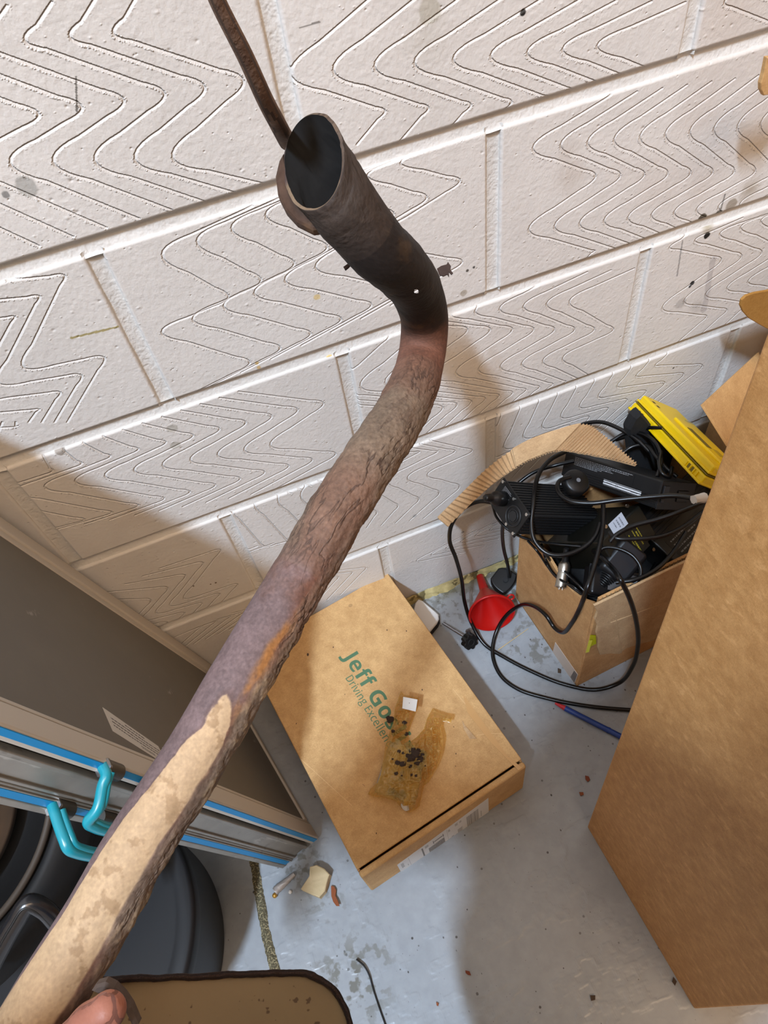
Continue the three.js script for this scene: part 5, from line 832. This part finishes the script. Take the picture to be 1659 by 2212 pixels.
{
  const A = (l) => l.map(([u, v, d, r]) => [at(u, v, d), r]), W = (l) => l.map(([x, y, z, r]) => [V(x, y, z), r]);
  const elbowL = [-0.725, 1.06, 0.79], wristL = at(105, 2640, 0.405);
  const hand = blob([
    { p: A([[60, 2420, 0.40, 0.016], [132, 2282, 0.398, 0.0128], [196, 2216, 0.394, 0.0114], [232, 2184, 0.392, 0.0102]]), k: 0.004 },
    { p: A([[60, 2420, 0.40, 0.017], [130, 2480, 0.42, 0.021], [170, 2420, 0.46, 0.02]]) }, { p: A([[60, 2420, 0.40, 0.017], [70, 2560, 0.41, 0.024], [150, 2560, 0.42, 0.02]]) },
    { p: A([[190, 2400, 0.468, 0.0102], [185, 2330, 0.496, 0.0096], [120, 2285, 0.513, 0.009], [40, 2250, 0.508, 0.0082]]), k: 0.004 },
    { p: A([[170, 2450, 0.470, 0.0105], [145, 2390, 0.502, 0.0098], [80, 2345, 0.518, 0.0092], [0, 2310, 0.513, 0.0084]]), k: 0.004 },
    { p: A([[150, 2500, 0.472, 0.0102], [104, 2440, 0.505, 0.0095], [40, 2400, 0.519, 0.0088], [-40, 2365, 0.514, 0.008]]), k: 0.004 },
    { p: A([[130, 2550, 0.466, 0.0094], [74, 2490, 0.502, 0.0086], [10, 2455, 0.514, 0.0078], [-60, 2425, 0.508, 0.0072]]), k: 0.004 },
    { p: [[at(95, 2520, 0.412), 0.023], [wristL, 0.024], [V(-0.655, 0.82, 0.725), 0.029]] },
  ], 112, 0.012, 0.03);
  const head = blob([
    { p: W([[-0.42, 1.36, 1.0, 0.055], [-0.415, 1.43, 1.085, 0.055]]) }, { p: W([[-0.412, 1.545, 1.070, 0.078], [-0.412, 1.555, 1.045, 0.076]]) }, { p: W([[-0.412, 1.475, 1.030, 0.045], [-0.412, 1.53, 1.030, 0.066]]) },
    { p: W([[-0.412, 1.525, 0.962, 0.007], [-0.412, 1.495, 0.946, 0.012]]), k: 0.01 }, { p: W([[-0.432, 1.463, 0.973, 0.007], [-0.392, 1.463, 0.973, 0.007]]), k: 0.01 },
    { p: W([[-0.49, 1.53, 1.065, 0.012], [-0.494, 1.49, 1.060, 0.009]]), k: 0.008 }, { p: W([[-0.334, 1.53, 1.065, 0.012], [-0.33, 1.49, 1.060, 0.009]]), k: 0.008 },
  ], 84, 0.03, 0.1);
  const handR = blob([
    { p: W([[-0.235, 1.17, 0.90, 0.025], [-0.262, 1.215, 0.862, 0.024], [-0.272, 1.245, 0.845, 0.024]]) }, { p: W([[-0.29, 1.22, 0.85, 0.022], [-0.275, 1.26, 0.845, 0.022]]) },
    ...[0, 1, 2, 3].map((i) => ({ p: W([[-0.27 + 0.002 * i, 1.27 - 0.019 * i, 0.845, 0.0095], [-0.285, 1.286 - 0.019 * i, 0.832, 0.009], [-0.306, 1.285 - 0.019 * i, 0.838, 0.0084], [-0.314, 1.276 - 0.019 * i, 0.852, 0.0078]]), k: 0.004 })),
    { p: W([[-0.285, 1.205, 0.86, 0.013], [-0.31, 1.225, 0.87, 0.0115], [-0.32, 1.25, 0.868, 0.01]]), k: 0.004 },
  ], 72, 0.012, 0.03);
  const skinMap = dataTex(256, 256, (x, y) => { const f = fbm(x * 1.6, y * 1.6, 1, 6) - 0.5, d = sstep(0.55, 0.75, fbm(x + 80, y + 20, 1, 5)); return [lerp(170 + 40 * f, 116, d * 0.5), lerp(110 + 34 * f, 76, d * 0.5), lerp(90 + 30 * f, 62, d * 0.5)]; }, true);
  const person = thing('person', 'person in dark jacket and jeans, bare thumb along the tan end of the rusty exhaust', 'person', V(-0.47, 0, 1.05));
  const body = mesh('body', merge([hand, head, handR]), phys({ map: skinMap, roughness: 0.52, bumpMap: kraftBump, bumpScale: 0.0006 }), person);
  const cloth = (hex) => std({ color: hex, roughness: 0.9, bumpMap: kraftBump, bumpScale: 0.002 });
  mesh('jacket', blob([
    { p: W([[-0.465, 0.74, 0.95, 0.175], [-0.465, 0.95, 0.945, 0.172], [-0.46, 1.14, 0.955, 0.148], [-0.45, 1.29, 0.97, 0.085]]) }, { p: W([[-0.55, 1.22, 1.01, 0.09], [-0.29, 1.22, 1.01, 0.09]]) },
    { p: [[V(-0.63, 1.23, 0.95), 0.072], [V(...elbowL), 0.056], [V(-0.66, 0.84, 0.73), 0.042]], k: 0.03 },
    { p: W([[-0.26, 1.24, 1.0, 0.072], [-0.17, 1.0, 0.98, 0.055], [-0.228, 1.15, 0.912, 0.042]]), k: 0.03 },
  ], 72, 0.06, 0.16), cloth(0x272b33), person);
  mesh('trousers', blob([{ p: W([[-0.47, 0.8, 1.02, 0.135], [-0.37, 0.8, 1.02, 0.135]]) }, { p: W([[-0.50, 0.76, 1.02, 0.105], [-0.53, 0.45, 0.99, 0.075], [-0.53, 0.13, 1.06, 0.06]]) }, { p: W([[-0.34, 0.76, 1.02, 0.105], [-0.31, 0.45, 1.0, 0.075], [-0.29, 0.13, 1.09, 0.06]]) }], 72, 0.05, 0.14), cloth(0x2b3445), person);
  for (const [x, z] of [[-0.53, 1.06], [-0.29, 1.09]]) mesh('boot', blob([{ p: W([[x, 0.13, z, 0.052], [x, 0.06, z, 0.048], [x - 0.005, 0.042, z - 0.15, 0.041]]) }], 40, 0.05, 0.06), std({ color: 0x14110f, roughness: 0.6 }), person);
  mesh('hair', blob([{ p: W([[-0.412, 1.585, 1.085, 0.075], [-0.412, 1.6, 1.05, 0.066]]) }, { p: W([[-0.412, 1.52, 1.11, 0.066], [-0.412, 1.58, 1.09, 0.076]]) }], 44, 0.02, 0.1), std({ color: 0x2a1f18, roughness: 0.9 }), person);
  for (const x of [-0.44, -0.384]) mesh('eye', new THREE.SphereGeometry(0.011, 18, 14).translate(x, 1.532, 0.974), std({ color: 0xd8d4cc, roughness: 0.2 }), person);
  rebase(person);
}

// ---------------------------------------------------------------- tall carton in the right foreground and cartons by the wall
{
  const A = onY(1268, 1785), B = onY(1500, 2180), w = B.clone().sub(A), D = w.length(); w.normalize();
  const right = V(w.z, 0, -w.x), t = thing('tall_carton', 'tall plain brown carton filling the right foreground', 'cardboard box', A.clone()), H = 1.16, WID = 0.42;
  basisAt(t, right, V(0, 1, 0), w, A); t.rotateZ(0.04);
  const Bx = (x0, x1, y0, y1, z0, z1, r = 0.004) => rbox(x1 - x0, y1 - y0, z1 - z0, r, 3).translate((x0 + x1) / 2, (y0 + y1) / 2, (z0 + z1) / 2);
  const big = std({ map: dataTex(1024, 1024, (x, y) => { const c = kraftPix(198, 146, 88, 34)(x * 1.3, y * 1.3), k = 14 * (fbm(x * 0.4 + 70, y * 0.4, 0, 3) - 0.5), s = sstep(0.66, 0.74, fbm(x * 0.5 + y * 0.35 + 20, y * 0.9 - x * 0.5 + 400, 2, 6)) * 12; return [c[0] + k + s, c[1] + k + s, c[2] + k + s]; }, true), bumpMap: kraftBump, bumpScale: 0.0005, roughness: 0.62 });
  mesh('side_panel', Bx(0, 0.006, 0, H, 0.0, D), big, t); mesh('side_panel', Bx(WID - 0.006, WID, 0, H, 0, D), M.kraftDark, t);
  mesh('front_panel', Bx(0.0005, WID - 0.0005, 0, H, D - 0.0065, D - 0.0002), big, t); mesh('back_panel', Bx(0.0005, WID - 0.0005, 0, H, 0.0002, 0.0065), big, t);
  mesh('top_flap', Bx(0.001, WID - 0.001, H - 0.005, H, 0.001, D / 2 - 0.001), big, t); mesh('top_flap', Bx(0.001, WID - 0.001, H - 0.005, H, D / 2 + 0.001, D - 0.001), big, t);
  mesh('base_panel', Bx(0.006, WID - 0.006, 0, 0.006, 0.006, D - 0.006), big, t);
}
{
  const X0 = 0.425, t = thing('wall_carton', 'brown carton by the wall behind the yellow case with one flap standing up', 'cardboard box', V(X0, 0, 0.03));
  const Bx = (x0, x1, y0, y1, z0, z1) => rbox(x1 - x0, y1 - y0, z1 - z0, 0.002).translate((x0 + x1) / 2, (y0 + y1) / 2, (z0 + z1) / 2);
  const W = 0.4, H = 0.3, D = 0.36;
  mesh('side_panel', Bx(0, 0.005, 0, H, 0, D), M.kraft, t); mesh('side_panel', Bx(W - 0.005, W, 0, H, 0, D), M.kraft, t); mesh('front_panel', Bx(0.005, W - 0.005, 0, H, D - 0.005, D), M.kraft, t); mesh('back_panel', Bx(0.005, W - 0.005, 0, H, 0, 0.005), M.kraft, t); mesh('base_panel', Bx(0.005, W - 0.005, 0, 0.005, 0.005, D - 0.005), M.kraft, t);
  const b = t.position, f = [onZ(1518, 873, 0.12), onZ(1560, 835, 0.085), onZ(1640, 760, 0.03), V(X0 + 0.004, H, 0.03), V(X0 + 0.004, H, 0.33), onZ(1590, 1030, 0.3), onZ(1550, 945, 0.2)].map((p) => p.clone().sub(b));
  mesh('raised_flap', slab([f[0], f[2], f[3], f[4]], 0.004, 0.0006, V(-0.5, 1, 0.3)), M.kraft, t);
}
{
  const t = thing('standing_carton', 'folded brown carton standing by the wall at right edge with a rounded tuck flap', 'cardboard box', V(0.475, 0.3, 0.08));
  const b = t.position, p = (u, v, z) => onZ(u, v, z).sub(b);
  mesh('board', rbox(0.5, 1.0, 0.012, 0.002).translate(0.285, 0.502, 0.0), M.kraftDark, t);
  const o = [[1800, 600], [1700, 612], [1659, 628], [1630, 633], [1612, 639], [1602, 648], [1599, 660], [1605, 674], [1618, 688], [1640, 701], [1660, 712], [1800, 790]].map(([u, v]) => p(u, v, 0.095));
  mesh('tuck_flap', slab(o, 0.004, 0.0008, V(0, 0, 1)), KRAFT(0xa07434, 24), t);
  mesh('corner_tab', slab([[1657, 125], [1650, 160], [1644, 180], [1644, 194], [1650, 207], [1700, 198], [1760, 110]].map(([u, v]) => p(u, v, 0.075)), 0.006, 0.0008, V(0, 0, 1)), M.kraft, t);
}
// ---------------------------------------------------------------- black things at the lower left
{
  const t = thing('black_tub', 'round black plastic tub with a flat lid on the floor at the lower left', 'tub', V(-0.886, 0, 0.405));
  const R = 0.211, H = 0.2, pr = [[0, 0], [R * 0.9, 0], [R * 0.92, 0.004], [R * 0.985, H - 0.03], [R * 0.985, H - 0.022]].map((p) => new THREE.Vector2(...p));
  mesh('tub', new THREE.LatheGeometry(pr, 96), std({ color: 0x0b0b0d, roughness: 0.5, side: THREE.DoubleSide }), t);
  const ld = [[0, H - 0.004], [R * 0.86, H - 0.004], [R * 0.885, H], [R * 0.97, H], [R, H - 0.006], [R * 1.002, H - 0.026], [R * 0.985, H - 0.027]].map((p) => new THREE.Vector2(...p));
  mesh('lid', new THREE.LatheGeometry(ld, 128), std({ color: 0x131316, roughness: 0.5, side: THREE.DoubleSide }), t);
}
{
  const c = at(-255, 1765, 0.8), t = thing('tyre', 'worn black tyre leaning at the left edge with a rusty hub', 'tyre', c), ax = c.clone().sub(CAM).negate().normalize();
  t.quaternion.setFromUnitVectors(V(0, 1, 0), ax);
  const q = (l) => l.map((p) => new THREE.Vector2(...p));
  const k = 0.8 / 1520, rub = q([[330 * k, -0.05], [350 * k, -0.01], [368 * k, 0.0], [400 * k, -0.006], [440 * k, -0.012], [462 * k, -0.03], [468 * k, -0.06], [462 * k, -0.1], [430 * k, -0.118], [340 * k, -0.11]]);
  mesh('rubber', new THREE.LatheGeometry(rub, 140), std({ color: 0x0d0d0e, roughness: 0.65, side: THREE.DoubleSide }), t);
  mesh('bead_ring', new THREE.TorusGeometry(338 * k, 0.0045, 14, 140).rotateX(Math.PI / 2).translate(0, -0.008, 0), std({ color: 0x40372e, roughness: 0.6 }), t);
  mesh('rim', new THREE.LatheGeometry(q([[334 * k, -0.012], [322 * k, -0.03], [300 * k, -0.06], [276 * k, -0.064]]), 120), std({ color: 0x0f0f10, roughness: 0.5, side: THREE.DoubleSide }), t);
  mesh('hub', new THREE.LatheGeometry(q([[278 * k, -0.06], [274 * k, -0.042], [262 * k, -0.038], [120 * k, -0.036], [0, -0.03]]), 90), std({ map: dataTex(128, 128, (x, y) => { const f = fbm(x * 4, y * 4, 1, 6); return [50 + 60 * (f - 0.5), 36 + 44 * (f - 0.5), 22 + 26 * (f - 0.5)]; }, true), roughness: 0.8, side: THREE.DoubleSide }), t);
}
{
  const pts = [[-40, 2130, 0.78], [0, 2050, 0.78], [34, 1990, 0.782], [62, 1952, 0.785], [92, 1962, 0.79], [122, 1992, 0.8], [150, 2030, 0.81]].map((p) => at(...p)), t = thing('moulded_handle', 'glossy black moulded plastic handle lying over the tub beside the exhaust pipe', 'handle', pts[3].clone());
  const g = tube(pts, 0.0105, 120, 20); mesh('grip', g, phys({ color: 0x1b1c20, roughness: 0.25, clearcoat: 0.5, clearcoatRoughness: 0.2 }), t);
  mesh('mould_line', tube(pts.map((p) => p.clone().addScaledVector(BACK, 0.0098)), 0.0016, 120, 8), M.blackPlastic, t); rebase(t);
}
// ---------------------------------------------------------------- small things on the floor
{
  const top = [[669, 1872], [684, 1868], [700, 1876], [712, 1888], [706, 1906], [702, 1924], [690, 1938], [668, 1930], [650, 1920], [658, 1906], [668, 1892]].map(([u, v]) => onY(u, v, 0.02));
  const t = thing('wood_offcut', 'small pale splintered wood offcut on the floor by the flat carton', 'wood block', top[0].clone().setY(0)); const g = slab(top, 0.02, 0.0012, V(0, 1, 0)), p = g.attributes.position;
  for (let i = 0; i < p.count; i++) p.setXYZ(i, p.getX(i) + 0.0016 * (N1(5, p.getY(i) * 40000, p.getZ(i) * 9000) - 0.5), p.getY(i), p.getZ(i)); g.computeVertexNormals();
  mesh('block', g, std({ map: dataTex(256, 256, (x, y) => { const f = fbm(x * 0.4, y * 3, 1, 6) - 0.5; return [208 + 60 * f, 186 + 60 * f, 146 + 60 * f]; }, true), bumpMap: kraftBump, bumpScale: 0.001, roughness: 0.8 }), t); rebase(t);
}
{
  const a = onY(636, 1888, 0.006), b = onY(594, 1926, 0.007), t = thing('foil_scrap', 'crumpled silvery scrap with a brass tip on the floor near the table end', 'scrap', b.clone().setY(0));
  const g = new THREE.CylinderGeometry(0.0085, 0.004, a.distanceTo(b), 14, 24), p = g.attributes.position; for (let i = 0; i < p.count; i++) { const k = 0.7 + 0.7 * fbm(p.getX(i) * 16000 + 50, p.getY(i) * 7000 + p.getZ(i) * 16000, 2, 5); p.setX(i, p.getX(i) * k); p.setZ(i, p.getZ(i) * k * 0.8); } g.computeVertexNormals(); g.translate(0, a.distanceTo(b) / 2, 0);
  mesh('foil', along(g, a, b), std({ color: 0xb2a8a0, roughness: 0.5, metalness: 0.3 }), t); const c = onY(593, 1934, 0.006); mesh('brass_tip', new THREE.SphereGeometry(0.0042, 18, 14).translate(c.x, 0.0045, c.z), std({ color: 0xb98a3c, roughness: 0.4, metalness: 0.6 }), t); rebase(t);
}
{
  const rustM = std({ color: 0x8a4a26, roughness: 0.8 }), rustM2 = std({ color: 0x7a3c22, roughness: 0.8 });
  const FL = [['curled orange rust flake on the floor beside the wood offcut', [[715, 1913], [722, 1915], [727, 1924], [725, 1935], [731, 1945], [735, 1958], [728, 1958], [720, 1948], [716, 1936]], 0.004], ['upper of two rust flakes between the cartons', [[1264, 1675], [1272, 1677], [1275, 1685], [1270, 1689], [1265, 1684]], 0.002], ['lower of two rust flakes between the cartons', [[1251, 1711], [1260, 1711], [1261, 1717], [1254, 1719]], 0.002], ['orange rust flake on the bright patch of floor at the bottom', [[1005, 2096], [1014, 2098], [1018, 2107], [1011, 2106], [1006, 2102]], 0.002], ['small rust flake on the floor nearest the bottom edge', [[942, 2164], [948, 2168], [947, 2174], [943, 2172]], 0.002], ['brown crumb on the floor at the foot of the tall carton', [[1455, 2110], [1462, 2120], [1458, 2130], [1452, 2120]], 0.003], ['dark crumb on the floor in the middle of the bare patch', [[1275, 2150], [1286, 2150], [1286, 2160], [1277, 2162]], 0.003], ['tiny brown crumb under the corner of the open carton', [[1205, 1443], [1212, 1446], [1212, 1455], [1205, 1453]], 0.004]];
  FL.forEach(([label, q, h], i) => { const g = slab(q.map(([u, v], k) => onY(u, v, h + 0.0012 * (k % 2))), 0.0012, 0.0003, V(0, 1, 0)); tag(mesh('rust_flake', g, i > 4 ? std({ color: 0x4a3a2c, roughness: 0.9 }) : i % 2 ? rustM2 : rustM), label, 'rust flake', 'flakes fallen on the floor'); });
  const b = onY(627, 1927, 0.0025); tag(mesh('white_bead', new THREE.SphereGeometry(0.0032, 16, 12).translate(b.x, 0.003, b.z), M.white), 'tiny white bead on the floor beside the wood offcut', 'bead');
  tag(mesh('straw', rod(onY(1076, 1404, 0.002), onY(1141, 1358, 0.002), 0.0011, 0.0007, 8), std({ color: 0xc9b184, roughness: 0.8 })), 'dry pale straw on the floor between the funnel and the open carton', 'straw');
  tag(mesh('thin_wire', tube([[770, 2072, 0.004], [786, 2086, 0.005], [797, 2105, 0.004], [806, 2135, 0.002], [820, 2178, 0.002], [836, 2225, 0.002], [850, 2290, 0.002]].map(pt), 0.0013, 80, 8), M.cable), 'thin black wire on the floor running off the bottom edge', 'wire');
}
scene.traverse((o) => { if (o.isMesh) o.castShadow = o.receiveShadow = true; });
renderer.render(scene, camera);
